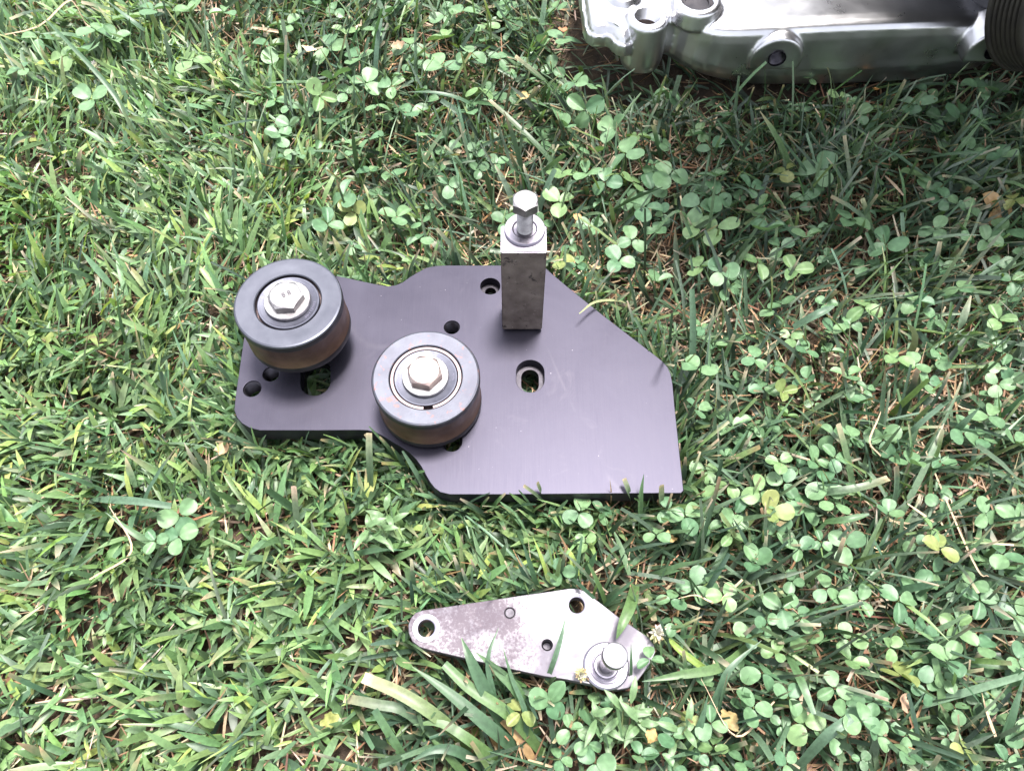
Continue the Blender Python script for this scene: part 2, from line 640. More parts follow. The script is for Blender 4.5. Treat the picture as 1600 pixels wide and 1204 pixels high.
def build_assembly():
    root = empty('mounting_plate_assembly', (0, 0, 0))
    tag(root, 'black anodised metal plate carrying two pulleys and an upright steel post, lying on the grass', 'machine part')
    bore = {}
    holes_t, holes_b = [], []
    threads = []
    for (x, y, r) in ((394, 607, 0.0064), (423.5, 584, 0.0060), (706, 511, 0.0058)):
        c = pw(x, y)
        holes_t.append(circle(c, r))
        holes_b.append(circle(c, r))
        threads.append((c, r))
    rings = []
    for (c0, c1, r, ri) in ((pw(493, 597), pw(493, 577), 0.0106, 0.0094), (pw(828.5, 593), pw(828.5, 581), 0.0100, 0.0064),
                            (pw(706, 690), pw(706, 672), 0.0070, 0.005)):
        holes_t.append(obround(c0, c1, r))
        holes_b.append(obround(c0, c1, ri))
        rings.append((obround(c0, c1, r - 0.0002), obround(c0, c1, ri)))
    c = pw(766, 447)
    holes_t.append(circle(c, 0.0080))
    holes_b.append(circle(c, 0.0044))
    rings.append((circle(c, 0.0078), circle(c, 0.0044)))
    zs = ZP - 0.0085
    bm = prism(PLATE, holes_t, zs, ZP, 0.0003)
    bm2 = prism(PLATE, holes_b, ZP - TH, zs - 0.00005, 0.0001)
    me2 = bm_mesh(bm2, 'lower', None)
    bm.from_mesh(me2)
    bpy.data.meshes.remove(me2)
    plate = link('plate', bm_mesh(bm, 'plate', 8), M['plate'], root)
    for c, r in threads:
        b = lathe(thread_profile(r - 0.0001, ZP - 0.0012, ZP - TH), 40, None, c)
        link('threaded_hole', bm_mesh(b, 'threaded_hole', None), M['thread'], plate)
    for outer, inner in rings:
        b = ring_between(outer, inner, zs + 0.0004, 0.004)
        link('counterbore', bm_mesh(b, 'counterbore', 40), M['thread'], plate)

    # ---- pulleys (origin at the centre of the top face)
    def pulley(cx, cy, ztop, h, rad, kind):
        k = rad / 0.0356
        top = M['pulley_blue'] if kind == 1 else M['pulley_rust']
        rg = 0.0218 * k if kind == 1 else 0.0238 * k            # edge of the bearing bore
        prof = [(rg, -0.006), (rg, -0.0008), (rg + 0.0006, -0.0003)]
        if kind == 1:
            prof += [(rad * 0.74, -0.00025), (rad * 0.79, -0.0001), (rad * 0.955, 0.0)]
        else:
            prof += [(rad * 0.955, 0.0)]
        prof += [(rad * 0.985, -0.0004), (rad, -0.0014)]
        bm = lathe(prof, 96)
        body = link('pulley', bm_mesh(bm, 'pulley', 12), top, root, (cx, cy, ztop))
        side = [(rad, -0.0014), (rad, -0.0062), (rad * 0.992, -0.0068), (rad * 0.985, -0.0072), (rad * 0.985, -h + 0.0075), (rad * 0.992, -h + 0.007), (rad * 0.995, -h + 0.0065),
                (rad * 0.995, -h + 0.0018), (rad * 0.97, -h), (0.012, -h)]
        bm = lathe([(r, z) for r, z in side], 96)
        mer = bm_mesh(bm, 'barrel', 40)
        mer.materials.append(M['barrel'])
        mer.materials.append(M['dark'])
        bar = link('barrel', mer, None, body)
        for p in mer.polygons:
            zc = p.center.z
            p.material_index = 1 if (zc > -0.0071 or zc < -h + 0.0072) else 0
        # dark gap, retaining ring, bearing seal
        bm = lathe([(rg, -0.0058), (rg - 0.0030, -0.0058), (rg - 0.0030, -0.0012)], 80)
        link('groove', bm_mesh(bm, 'groove', 40), M['grime'], body)
        if kind == 2:
            bm = lathe([(rg - 0.0006, -0.003), (rg - 0.0006, -0.0014), (rg - 0.0024, -0.0014), (rg - 0.0024, -0.003)], 90, None, (0, 0), R(-75), R(-75 + 344))
            link('retaining_ring', bm_mesh(bm, 'retaining_ring', 40), M['pink'], body)
            rs = rg - 0.0030
        else:
            rs = rg - 0.0014
        bm = lathe([(rs, -0.0040), (rs, -0.0016), (rs - 0.0004, -0.0012), (rs - 0.0012, -0.0012), (rs - 0.0016, -0.0014), (0.006, -0.0014)], 80)
        link('bearing_seal', bm_mesh(bm, 'bearing_seal', 40), M['seal'], body)
        if kind == 1:
            words = [('SAUZLAND', -20), ('1Y3', 168)]
        else:
            words = [('AROOL-11-D', 182), ('MIN', 2)]
        link('lettering', arc_text(words, 0.0172 * k if kind == 1 else 0.0181 * k, -0.00133, 0.0019), M['ink'], body)
        # washer and bolt
        rw = 0.0152 * k
        bm = lathe([(0.005, 0.0018), (rw - 0.0004, 0.0018), (rw, 0.0014), (rw, -0.0008), (rw - 0.0003, -0.0013)], 72)
        wa = link('washer', bm_mesh(bm, 'washer', 40), M['zinc'], body)
        rot = R(4) if kind == 1 else R(-12)
        bm = hexhead(0.0204 * k, 0.0070 if kind == 2 else 0.0058, rot + R(30), 48, None, 0.0018)
        link('hex_bolt', bm_mesh(bm, 'hex_bolt', 25), M['zinc'] if kind == 1 else M['yellow_zinc'], body)
        if kind == 1:
            me = text_mesh('8.8', 0.0052, 0.0001)
            me.transform(Matrix.Translation((0.001, 0.0004, 0.0079)) @ Matrix.Rotation(R(30), 4, 'Z'))
            link('bolt_marking', me, M['plug'], body)
        # spacer down to the plate
        zb = ztop - h
        bm = lathe([(0.0135, -h + 0.0002), (0.0135, -(ztop - ZP) + 0.0001)], 48)
        link('spacer', bm_mesh(bm, 'spacer', 40), M['dark'], body)
        return body

    p1 = W(449.5, 470.5, 0.103)
    b1 = pulley(p1.x, p1.y, 0.103, 0.035, 0.0358, 1)
    b1['label'] = 'clean grey-blue pulley standing on a spacer at the rounded corner of the plate'
    p2 = W(665, 588, 0.084)
    b2 = pulley(p2.x, p2.y, 0.084, 0.0365, 0.0356, 2)
    b2['label'] = 'pulley with pink rust spots and a pale retaining ring beside the S-curved plate edge'
    # spacer foot: a dark slide block under the raised pulley
    bm = bmesh.new()
    bmesh.ops.create_cube(bm, size=1, matrix=Matrix.Translation((p1.x + 0.005, p1.y + 0.003, ZP + 0.0062)) @ Matrix.Rotation(R(-22), 4, 'Z') @ Matrix.Diagonal((0.038, 0.026, 0.012, 1)))
    bmesh.ops.bevel(bm, geom=bm.edges[:], offset=0.0015, segments=2, affect='EDGES')
    link('slide_block', bm_mesh(bm, 'slide_block', 30), M['dark'], root)

    # ---- post
    y0 = W(815, 518, ZP).y
    zt = 0.1385
    w, d = 0.0290, 0.0255
    h = zt - ZP
    bm = bmesh.new()
    xc, yc = 0.0074, y0 + d / 2
    bmesh.ops.create_cube(bm, size=1, matrix=Matrix.Translation((0, 0, h / 2)) @ Matrix.Diagonal((w, d, h, 1)))
    ve = [e for e in bm.edges if abs(e.verts[0].co.z - e.verts[1].co.z) > h * .5]
    back = [e for e in ve if e.verts[0].co.y > 0]
    bmesh.ops.bevel(bm, geom=back, offset=0.004, segments=2, affect='EDGES')
    lowfront = [e for e in bm.edges if all(abs(v.co.z) < 1e-6 for v in e.verts)]
    bmesh.ops.bevel(bm, geom=lowfront, offset=0.003, segments=2, affect='EDGES')
    bmesh.ops.bevel(bm, geom=[e for e in bm.edges if e.calc_face_angle(0) > R(60)], offset=0.0006, segments=2, affect='EDGES')
    # subdivide a little and roughen so that the sides are not dead flat
    mer = bm_mesh(bm, 'post', 30)
    mer.materials.append(M['post'])
    mer.materials.append(M['machined'])
    for p in mer.polygons:
        if p.normal.z > 0.6:
            p.material_index = 1
    post = link('post', mer, None, root, (xc, yc, ZP))
    wx, wy = W(820, 356, zt + 0.003).x - xc, W(820, 356, zt + 0.003).y - yc
    rw = 0.0130
    bm = lathe([(0.0050, h + 0.0018), (rw * .55, h + 0.0018), (rw * .62, h + 0.0026), (rw - 0.0004, h + 0.0026), (rw, h + 0.0022), (rw, h + 0.0016), (rw - 0.0003, h + 0.0014), (rw, h + 0.0011), (rw, h + 0.0003), (rw - 0.0004, h + 0.0001)], 64, None, (wx, wy))
    link('washer', bm_mesh(bm, 'washer', 40), M['washer'], post)
    bm = bmesh.new()
    zh = 0.1680 - 0.0068 - ZP
    prof = []
    z, k = zh + 0.0005, 0
    while z > h - 0.002:
        prof.append((0.0052 if k % 2 == 0 else 0.0041, z))
        z -= 0.0008
        k += 1
    lathe(prof, 32, bm)
    bolt = bm_mesh(bm, 'bolt_shank', None)
    link('bolt_shank', bolt, M['zinc'], post, (wx, wy, 0))
    bm = hexhead(0.0150, 0.0068, R(0), 48, None, 0)
    link('bolt_head', bm_mesh(bm, 'bolt_head', 25), M['zinc'], post, (wx, wy, zh))
    return root


build_assembly()

# ------------------------------------------------------------------ the small silver bracket
ZB = 0.039
BR_PX = [(660, 953), (700, 947), (780, 935), (820, 929), (860, 923.5), (876, 921), (890, 919), (903, 919), (914, 923), (940, 943), (966, 963), (1000, 986), (1014, 996), (1022, 1007),
         (1024, 1018), (1019, 1031), (1006, 1050), (994, 1066), (982, 1074), (966, 1077), (950, 1075), (926, 1069), (886, 1061), (851, 1056), (791, 1043), (723, 1027), (672, 1015), (655, 1010),
         (644, 1001), (638.5, 988), (638, 976), (642, 965), (649, 957)]
BRACKET = [tuple(W(x, y, ZB).xy) for x, y in BR_PX]


def build_bracket():
    c0 = W(830, 1000, 0)
    root = empty('silver_bracket', (c0.x, c0.y, ZB))
    tag(root, 'small stained silver bracket with a bright pin, lying on grass near the black plate', 'machine part')
    out = [(p[0] - c0.x, p[1] - c0.y) for p in BRACKET]

    def q(x, y):
        p = W(x, y, ZB)
        return (p.x - c0.x, p.y - c0.y)
    h1, h2, h3, h4, hp = q(666, 981), q(901, 945), q(855, 1007), q(796.5, 957), q(947, 1040)
    bm = prism(out, [circle(h1, 0.0053), circle(h2, 0.0050), circle(h3, 0.0032), circle(hp, 0.0042), circle(h4, 0.0034)], -0.009, 0, 0.0004)
    plate = link('plate', bm_mesh(bm, 'bracket_plate', 8), M['bracket'], root)
    for c, r0, r1 in ((h1, 0.0055, 0.0086), (h2, 0.0052, 0.0078)):
        b = lathe([(r0 - 0.0003, -0.004), (r0 - 0.0003, 0.0001), (r0 + 0.0004, 0.0005), (r1 - 0.0004, 0.0005), (r1, 0.0001)], 48, None, c)
        link('hole_rim', bm_mesh(b, 'hole_rim', 30), M['machined'], plate)
    b = lathe([(0.0034, 0.0003), (0.0031, -0.0006)] + thread_profile(0.0031, -0.0010, -0.0085, 0.001, 0.0006) + [(0, -0.0085)], 36, None, h3)
    link('threaded_hole', bm_mesh(b, 'threaded_hole', None), M['thread'], plate)
    b = lathe([(0.00335, -0.0015), (0.0028, -0.0012), (0.0026, -0.0003), (0, -0.0002)], 36, None, h4)
    link('plug', bm_mesh(b, 'plug', 30), M['plug'], plate)
    # pin: dished flange, shank, round head
    pin = empty('pin', (hp[0], hp[1], 0), root)
    b = lathe([(0.0140, 0.0), (0.0138, 0.0010), (0.0128, 0.0018), (0.0105, 0.0014), (0.0100, 0.0008), (0.0088, 0.0006), (0.0084, 0.0011), (0.0076, 0.0009), (0.0070, 0.0002), (0.0060, 0.0004), (0.0056, -0.0012), (0.004, -0.002)], 72)
    link('flange', bm_mesh(b, 'flange', 30), M['machined'], pin)
    b = lathe([(0.0046, -0.003), (0.0046, 0.024), (0.0040, 0.0245), (0.0040, 0.0262), (0.0072, 0.0268), (0.0074, 0.0275), (0.0074, 0.0322), (0.0070, 0.0330), (0.0060, 0.0334), (0, 0.0335)], 64)
    sh = link('shank', bm_mesh(b, 'shank', 35), M['pin'], pin)
    # the pin leans a little
    pin.rotation_euler = (R(-2), R(3), 0)


build_bracket()

# ------------------------------------------------------------------ the engine cover
ZT = 0.080
COVER_ST = [(905, -60, -40), (911, -30, -12), (916, 5, 26), (919, 28, 48), (923, 38, 57), (930, 43, 61), (940, 43, 63), (950, 42, 64), (958, 45, 67), (964, 52, 75), (970, 57, 84), (977, 59, 87), (984, 54, 88), (992, 46, 88),
            (1005, 38, 88), (1020, 36, 88), (1033, 35, 88), (1042, 32, 90), (1050, 28, 90), (1058, 25.5, 93), (1068, 28, 99), (1081, 36, 107), (1096, 43, 113), (1116, 48, 121), (1136, 50, 126), (1161, 50, 131.5),
            (1206, 48, 136), (1240, 46, 136.5), (1295, 43, 136), (1352, 40.5, 135), (1410, 38.5, 133), (1465, 37, 130), (1505, 35.5, 126), (1541, 34, 120), (1577, 30, 109), (1612, 22, 94), (1645, 5, 70), (1670, -30, 30), (1685, -80, -25)]
COVER_TOP = [W(a, b, ZT) for a, b, c in COVER_ST]
COVER = [tuple(p.xy) for p in COVER_TOP] + [(COVER_TOP[-1].x + 0.02, 1.0), (COVER_TOP[0].x - 0.02, 1.0)]


def build_cover():
    root = empty('engine_cover', (0, 0, 0))
    tag(root, 'polished silver engine casting with bolt bosses, resting on the grass behind the plate', 'engine part')
    bm = bmesh.new()
    cols = []
    n = len(COVER_ST)
    for i, (px, pt, pb) in enumerate(COVER_ST):
        T = COVER_TOP[i]
        A, B = COVER_TOP[max(i - 1, 0)], COVER_TOP[min(i + 1, n - 1)]
        t = (B - A).to_2d().normalized()
        nrm = Vector((t.y, -t.x))                      # outwards (towards the viewer)
        v = (602 - pb) / F
        yb = T.y
        tt = yb / (CP + v * SP)
        zb = max(0.012, CAM_H + (-SP + v * CP) * tt)
        zb = min(zb, ZT - 0.02)
        zl = zb + 0.35 * (ZT - zb)
        prof = [(-0.030, ZT + 0.0022), (-0.014, ZT + 0.0020), (-0.007, ZT + 0.0010), (-0.003, ZT - 0.0010), (-0.0005, ZT - 0.0045), (0.0008, ZT - 0.012),
                (0.0024, zl + 0.007), (0.0034, zl), (0.0032, zl - 0.006), (0.0005, zb + 0.004), (-0.006, zb), (-0.03, zb - 0.001)]
        cols.append([bm.verts.new((T.x + nrm.x * o, T.y + nrm.y * o, z)) for o, z in prof])
    for a, b in zip(cols, cols[1:]):
        for i in range(len(a) - 1):
            bm.faces.new((a[i], a[i + 1], b[i + 1], b[i]))
    # close the top, back and underside
    back = 0.86
    for k, zoff in ((0, ZT + 0.0022), (-1, 0.02)):
        row = [c[k] for c in cols]
        far = [bm.verts.new((v.co.x, back, v.co.z)) for v in row]
        for i in range(n - 1):
            bm.faces.new((row[i], row[i + 1], far[i + 1], far[i]))
        if k == 0:
            ftop = far
        else:
            fbot = far
    for i in range(n - 1):
        bm.faces.new((ftop[i], ftop[i + 1], fbot[i + 1], fbot[i]))
    for e, s in ((0, 0), (n - 1, 0)):
        loop = [ftop[e]] + cols[e] + [fbot[e]]
        bm.faces.new(loop)
    bmesh.ops.recalc_face_normals(bm, faces=bm.faces)

    def solid(profile, seg=48, mat=Matrix(), zmin=None):
        b = lathe(profile, seg)
        bmesh.ops.transform(b, matrix=mat, verts=b.verts)
        for v in b.verts:
            if zmin is not None:
                v.co.z = max(v.co.z, zmin)
        bmesh.ops.recalc_face_normals(b, faces=b.faces)
        me = bpy.data.meshes.new('tmp')
        b.to_mesh(me)
        b.free()
        bm.from_mesh(me)
        bpy.data.meshes.remove(me)
    # bolt boss at the corner
    cb = W(1012, 25, 0.0865)
    solid([(0, 0.0865), (0.0165, 0.0865), (0.0185, 0.084), (0.0192, 0.046), (0.0178, 0.040), (0, 0.040)], 56, Matrix.Translation((cb.x, cb.y, 0)))
    # round boss on the upper face
    c2 = W(1090, 0, 0.090)
    solid([(0, 0.091), (0.0185, 0.091), (0.021, 0.089), (0.0235, 0.075), (0, 0.06)], 56, Matrix.Translation((c2.x, c2.y, 0)))
    # raised pads with a flat, threaded face on the front wall
    pads = []
    for px, py in ((1214, 91), (1553, 80)):
        yf = W(px, 50, ZT).y - 0.0055
        v = (602 - py) / F
        zc = CAM_H + (-SP + v * CP) * (yf / (CP + v * SP))
        xc = (px - 800) / F * (yf / (CP + v * SP))
        m = Matrix.Translation((xc, yf, zc - 0.0040)) @ Matrix.Rotation(R(90), 4, 'X')
        solid([(0, 0.0), (0.0228, 0.0), (0.0234, -0.001), (0.0258, -0.03), (0, -0.03)], 56, m, zc - 0.0125)
        pads.append((xc, yf, zc))
    # ridge on the upper face behind the lug
    lug = W(975, -6, 0.085)
    solid([(0, 0.088), (0.010, 0.088), (0.014, 0.084), (0.018, 0.07), (0, 0.06)], 40, Matrix.Translation((lug.x, lug.y, 0)))
    me = bpy.data.meshes.new('cover_raw')
    bm.to_mesh(me)
    bm.free()
    o = bpy.data.objects.new('cover', me)
    COL.objects.link(o)
    rm = o.modifiers.new('remesh', 'REMESH')
    rm.mode = 'VOXEL'
    rm.voxel_size = 0.0013
    sm = o.modifiers.new('smooth', 'SMOOTH')
    sm.factor = 0.5
    sm.iterations = 3
    # cut the flat faces and the holes
    cutters = []

    def cutter(profile, mat, seg=40):
        b = lathe(profile, seg)
        bmesh.ops.transform(b, matrix=mat, verts=b.verts)
        bmesh.ops.recalc_face_normals(b, faces=b.faces)
        cm = bpy.data.meshes.new('cut')
        b.to_mesh(cm)
        b.free()
        co = bpy.data.objects.new('cut', cm)
        COL.objects.link(co)
        cutters.append(co)
        mo = o.modifiers.new('cut', 'BOOLEAN')
        mo.operation = 'DIFFERENCE'
        mo.object = co
        mo.solver = 'EXACT'
    cutter([(0, 0.1), (0.0115, 0.1), (0.0105, 0.064), (0, 0.064)], Matrix.Translation((cb.x, cb.y, 0)))
    cutter([(0, 0.1), (0.0150, 0.1), (0.0150, 0.0865), (0, 0.0865)], Matrix.Translation((c2.x, c2.y, 0)))
    for xc, yf, zc in pads:
        m = Matrix.Translation((xc, yf, zc)) @ Matrix.Rotation(R(90), 4, 'X')
        cutter([(0, 0.02), (0.0075, 0.02), (0.0075, -0.022), (0, -0.022)], m)
    dg = bpy.context.evaluated_depsgraph_get()
    fin = bpy.data.meshes.new_from_object(o.evaluated_get(dg))
    bpy.data.objects.remove(o)
    for c in cutters:
        bpy.data.objects.remove(c)
    cover = link('cover', fin, M['cast'], root, smooth=True)
    # thread and seats in the holes
    b = lathe([(0.0106, 0.0645), (0.0072, 0.0648), (0.0068, 0.0652), (0.0066, 0.0640), (0.0052, 0.0644), (0.0050, 0.0635), (0, 0.0633)], 40, None, (cb.x, cb.y))
    link('bolt_seat', bm_mesh(b, 'bolt_seat', 30), M['grime'], root)
    b = lathe([(0.0118, 0.0858), (0.0112, 0.0850), (0.0104, 0.0648)], 40, None, (cb.x, cb.y))
    link('bore', bm_mesh(b, 'bore', 30), M['bore'], root)
    for xc, yf, zc in pads:
        b = lathe([(0.0078, 0.0012), (0.0074, -0.0004)] + [(r, z - 0.001) for r, z in thread_profile(0.0074, 0, -0.02, 0.0022, 0.0014)] + [(0, -0.0215)], 40)
        bmesh.ops.transform(b, matrix=Matrix.Translation((xc, yf - 0.0002, zc)) @ Matrix.Rotation(R(90), 4, 'X'), verts=b.verts)
        link('threaded_hole', bm_mesh(b, 'threaded_hole', None), M['thread'], root)
    b = lathe([(0.0149, 0.0868), (0.0125, 0.0868), (0.0120, 0.0880), (0.0105, 0.0880), (0.010, 0.0868), (0, 0.0868)], 48, None, (c2.x, c2.y))
    link('bearing_bush', bm_mesh(b, 'bearing_bush', 30), M['dark'], root)
    # the taller crankcase behind, out of the picture: it shades the grass in front and mirrors in the cover
    bm = bmesh.new()
    bmesh.ops.create_cube(bm, size=1, matrix=Matrix.Translation((0.65, 0.88, 0.210)) @ Matrix.Diagonal((0.62, 0.30, 0.32, 1)))
    bmesh.ops.bevel(bm, geom=bm.edges[:], offset=0.02, segments=4, affect='EDGES')
    case = link('crankcase', bm_mesh(bm, 'crankcase', 30), M['case'], root)
    bm = bmesh.new()  # unseen overhang added above the crankcase to throw shade on the grass
    bmesh.ops.create_cube(bm, size=1, matrix=Matrix.Translation((0.66, 0.67, 0.390)) @ Matrix.Diagonal((0.62, 0.46, 0.20, 1)))
    bmesh.ops.bevel(bm, geom=bm.edges[:], offset=0.03, segments=4, affect='EDGES')
    link('overhang_shade_blocker', bm_mesh(bm, 'overhang_shade_blocker', 30), M['case'], case)
    prof = [(0, 0.0), (0.045, 0.0)]  # unseen finned drum, added to darken the grass in front of the cover
    for i in range(16):
        prof += [(0.075, 0.016 * i + 0.004), (0.112, 0.016 * i + 0.005), (0.112, 0.016 * i + 0.008), (0.075, 0.016 * i + 0.010)]
    prof += [(0.07, 0.262), (0, 0.262)]
    bm = lathe(prof, 48)
    bmesh.ops.transform(bm, matrix=Matrix.Translation((0.150, 0.53, 0.360)) @ Matrix.Rotation(R(90), 4, 'Y'), verts=bm.verts)
    link('finned_shade_blocker', bm_mesh(bm, 'finned_shade_blocker', 30), M['case'], root)
    for i in range(6):
        bm = bmesh.new()
        bmesh.ops.create_cube(bm, size=1, matrix=Matrix.Translation((0.39 + i * 0.095, 0.725, 0.125)) @ Matrix.Diagonal((0.010, 0.03, 0.09, 1)))
        bmesh.ops.bevel(bm, geom=bm.edges[:], offset=0.002, segments=2, affect='EDGES')
        link('rib', bm_mesh(bm, 'rib', 30), M['case'], case)
    return root


COVER_ROOT = build_cover()


def build_ribbed_pulley(root):
    """dark multi-groove pulley at the end of the cover: axis points to the viewer's right"""
    rad = 0.057
    prof = [(0, 0.0), (0.040, 0.0), (0.043, 0.002), (rad - 0.002, 0.002), (rad, 0.0)]
    z = -0.002
    for i in range(6):
        prof += [(rad, z), (rad, z - 0.0016), (rad - 0.0028, z - 0.0028), (rad, z - 0.0040)]
        z -= 0.0046
    prof += [(rad + 0.001, z), (rad + 0.001, z - 0.003), (rad - 0.004, z - 0.004), (0, z - 0.004)]
    b = lathe(prof, 96)
    o = link('ribbed_pulley', bm_mesh(b, 'ribbed_pulley', 50), M['rubber'], root)
    p = W(1684, 2, 0.125)
    o.location = p
    ax = Vector((0.34, -0.80, 0.46)).normalized()
    o.rotation_euler = ax.to_track_quat('Z', 'Y').to_euler()
    o['label'] = 'dark ribbed drive pulley at the end of the casting'
    b = lathe([(0.018, -0.03), (0.018, -0.20), (0, -0.20)], 32)
    link('shaft', bm_mesh(b, 'shaft', 40), M['case'], o)
    b = lathe([(0.012, 0.006), (0.014, 0.005), (0.014, 0.0), (0.030, -0.0005)], 40)
    link('hub', bm_mesh(b, 'hub', 40), M['rubber'], o)
    return o


build_ribbed_pulley(COVER_ROOT)

# ------------------------------------------------------------------ lawn
NOISE = [(rng.uniform(-1, 1, 2) * f, rng.uniform(0, 6.28), 1 / math.sqrt(k + 1)) for k, f in enumerate((9, 14, 22, 33, 50, 75, 110))]


def field(xy):
    s = 0
    for k, ph, a in NOISE:
        s = s + a * np.sin(xy[..., 0] * k[0] * 2 + xy[..., 1] * k[1] * 2 + ph)
    return s / 2.2


BX_Y = [-400, -100, 0, 100, 200, 300, 400, 700, 800, 900, 1000, 1100, 1204, 1500]
BX_X = [60, 120, 210, 330, 450, 540, 620, 760, 900, 830, 700, 600, 560, 480]


def short_share(xy):
    p = np.concatenate([xy, np.full(xy.shape[:-1] + (1,), 0.02)], -1)
    px, py = project(p)
    xb = np.interp(py, BX_Y, BX_X)
    return 1 / (1 + np.exp(-(xb - px + 80 * field(xy * 1.3)) / 45))


def in_frame(xy, margin=40):
    p = np.concatenate([xy, np.full(xy.shape[:-1] + (1,), 0.02)], -1)
    px, py = project(p)
    return (px > -margin) & (px < 1600 + margin) & (py > -margin) & (py < 1204 + margin)


PLATE_G = grow(PLATE, 0.0015)
BRACKET_G = grow(BRACKET, 0.001)
COVER_A = np.array(COVER)
COVER_N = grow(COVER, 0.027)


def blocked(P, over=0.0):
    """P (N,S,3) blade centre lines: True where a blade would run through one of the metal things (over = share allowed to lie on top)"""
    xy = P[..., :2]
    z = P[..., 2]
    bad = np.zeros(P.shape[0], bool)
    for poly, top in ((PLATE_G, ZP), (BRACKET_G, ZB)):
        ins = inside(poly, xy)
        under = ins & (z < top + 0.0015) & (z > top - 0.018)
        above = ins & (z >= top + 0.0015)
        lucky = rng.random(P.shape[0]) < over
        deep = above.sum(1) > max(1, P.shape[1] // 3)
        bad |= under.any(1) | (above.any(1) & (~lucky | deep))
    ins = inside(COVER_A, xy)
    bad |= (ins & (z > 0.018)).any(1)
    near = inside(COVER_N, xy)
    bad |= (near & (z > 0.020)).any(1) & (rng.random(P.shape[0]) < 0.93)
    return bad


def blade_paths(root, az, lean, curl, length, nseg):
    N = len(root)
    P = np.zeros((N, nseg + 1, 3))
    T = np.zeros((N, nseg + 1, 3))
    P[:, 0] = root
    for i in range(nseg + 1):
        s = i / nseg
        phi = lean + curl * s
        T[:, i] = np.stack([np.sin(phi) * np.cos(az), np.sin(phi) * np.sin(az), np.cos(phi)], 1)
        if i:
            P[:, i] = P[:, i - 1] + (T[:, i - 1] + T[:, i]) / 2 * (length / nseg)[:, None]
    # nothing dives into the soil
    P[..., 2] = np.maximum(P[..., 2], 0.002 + 0.002 * rng.random((N, 1)))
    return P, T


def ribbons(P, T, az, width, prof, twist, fold, base, tip, tipmix, name, mat):
    """folded ribbons along P: three vertices per row; 'tint' carries each blade's own colour"""
    N, S, _ = P.shape
    side = np.stack([-np.sin(az), np.cos(az), np.zeros(N)], 1)[:, None, :] * np.ones((1, S, 1))
    nrm = np.cross(T, side)
    nrm /= np.linalg.norm(nrm, axis=-1, keepdims=True) + 1e-9
    tw = twist[:, None] * np.linspace(0.3, 1, S)[None, :]
    sd = side * np.cos(tw)[..., None] + nrm * np.sin(tw)[..., None]
    nn = np.cross(T, sd)
    w = width[:, None] * np.array(prof)[None, :] / 2
    L = P + sd * w[..., None] + nn * (w * fold[:, None])[..., None]
    Rr = P - sd * w[..., None] + nn * (w * fold[:, None])[..., None]
    V = np.stack([L, P, Rr], 2).reshape(-1, 3)
    tm = np.array(tipmix)[None, :, None]
    C = base[:, None, :] * (1 - tm) + tip[:, None, :] * tm
    C = np.repeat(C[:, :, None, :], 3, 2)
    C[:, :, 1, :] *= 0.9
    C = C.reshape(-1, 3)
    idx = np.arange(N * S * 3).reshape(N, S, 3)
    f1 = np.stack([idx[:, :-1, 0], idx[:, :-1, 1], idx[:, 1:, 1], idx[:, 1:, 0]], -1)
    f2 = np.stack([idx[:, :-1, 1], idx[:, :-1, 2], idx[:, 1:, 2], idx[:, 1:, 1]], -1)
    Fc = np.concatenate([f1.reshape(-1, 4), f2.reshape(-1, 4)])
    return V, Fc, C


def mesh_np(name, parts):
    V = np.concatenate([p[0] for p in parts])
    off = np.cumsum([0] + [len(p[0]) for p in parts[:-1]])
    Fc = np.concatenate([p[1] + o for p, o in zip(parts, off)])
    C = np.concatenate([p[2] for p in parts])
    me = bpy.data.meshes.new(name)
    me.vertices.add(len(V))
    me.vertices.foreach_set('co', V.astype(np.float32).ravel())
    me.loops.add(Fc.size)
    me.loops.foreach_set('vertex_index', Fc.astype(np.int32).ravel())
    me.polygons.add(len(Fc))
    me.polygons.foreach_set('loop_start', np.arange(0, Fc.size, 4, dtype=np.int32))
    me.polygons.foreach_set('loop_total', np.full(len(Fc), 4, dtype=np.int32))
    me.polygons.foreach_set('use_smooth', np.ones(len(Fc), bool))
    me.update(calc_edges=True)
    at = me.attributes.new('tint', 'FLOAT_COLOR', 'POINT')
    at.data.foreach_set('color', np.concatenate([C, np.ones((len(C), 1))], 1).astype(np.float32).ravel())
    return me


def pick(N, cols, weights, jitter=0.18):
    c = np.array(cols)[rng.choice(len(cols), N, p=np.array(weights) / sum(weights))]
    return c * (1 + jitter * rng.standard_normal((N, 1))).clip(0.5, 1.6) * (1 + 0.06 * rng.standard_normal((N, 3)))


def scatter(n, x0=-0.75, x1=0.85, y0=-0.14, y1=0.98):
    xy = np.stack([rng.uniform(x0, x1, n), rng.uniform(y0, y1, n)], 1)
    keep = in_frame(xy, 60) | (rng.random(n) < np.where(in_frame(xy, 420), 0.9, 0.45))
    return xy[keep]


GREEN_SHORT = [(0.104, 0.180, 0.072), (0.090, 0.158, 0.080), (0.146, 0.224, 0.084), (0.205, 0.270, 0.080), (0.042, 0.078, 0.036)]
GREEN_LONG = [(0.060, 0.108, 0.062), (0.082, 0.140, 0.070), (0.032, 0.060, 0.036), (0.118, 0.180, 0.070), (0.104, 0.152, 0.102)]
TAN = [(0.32, 0.235, 0.16), (0.26, 0.155, 0.085), (0.17, 0.10, 0.058), (0.42, 0.33, 0.24), (0.10, 0.065, 0.04)]


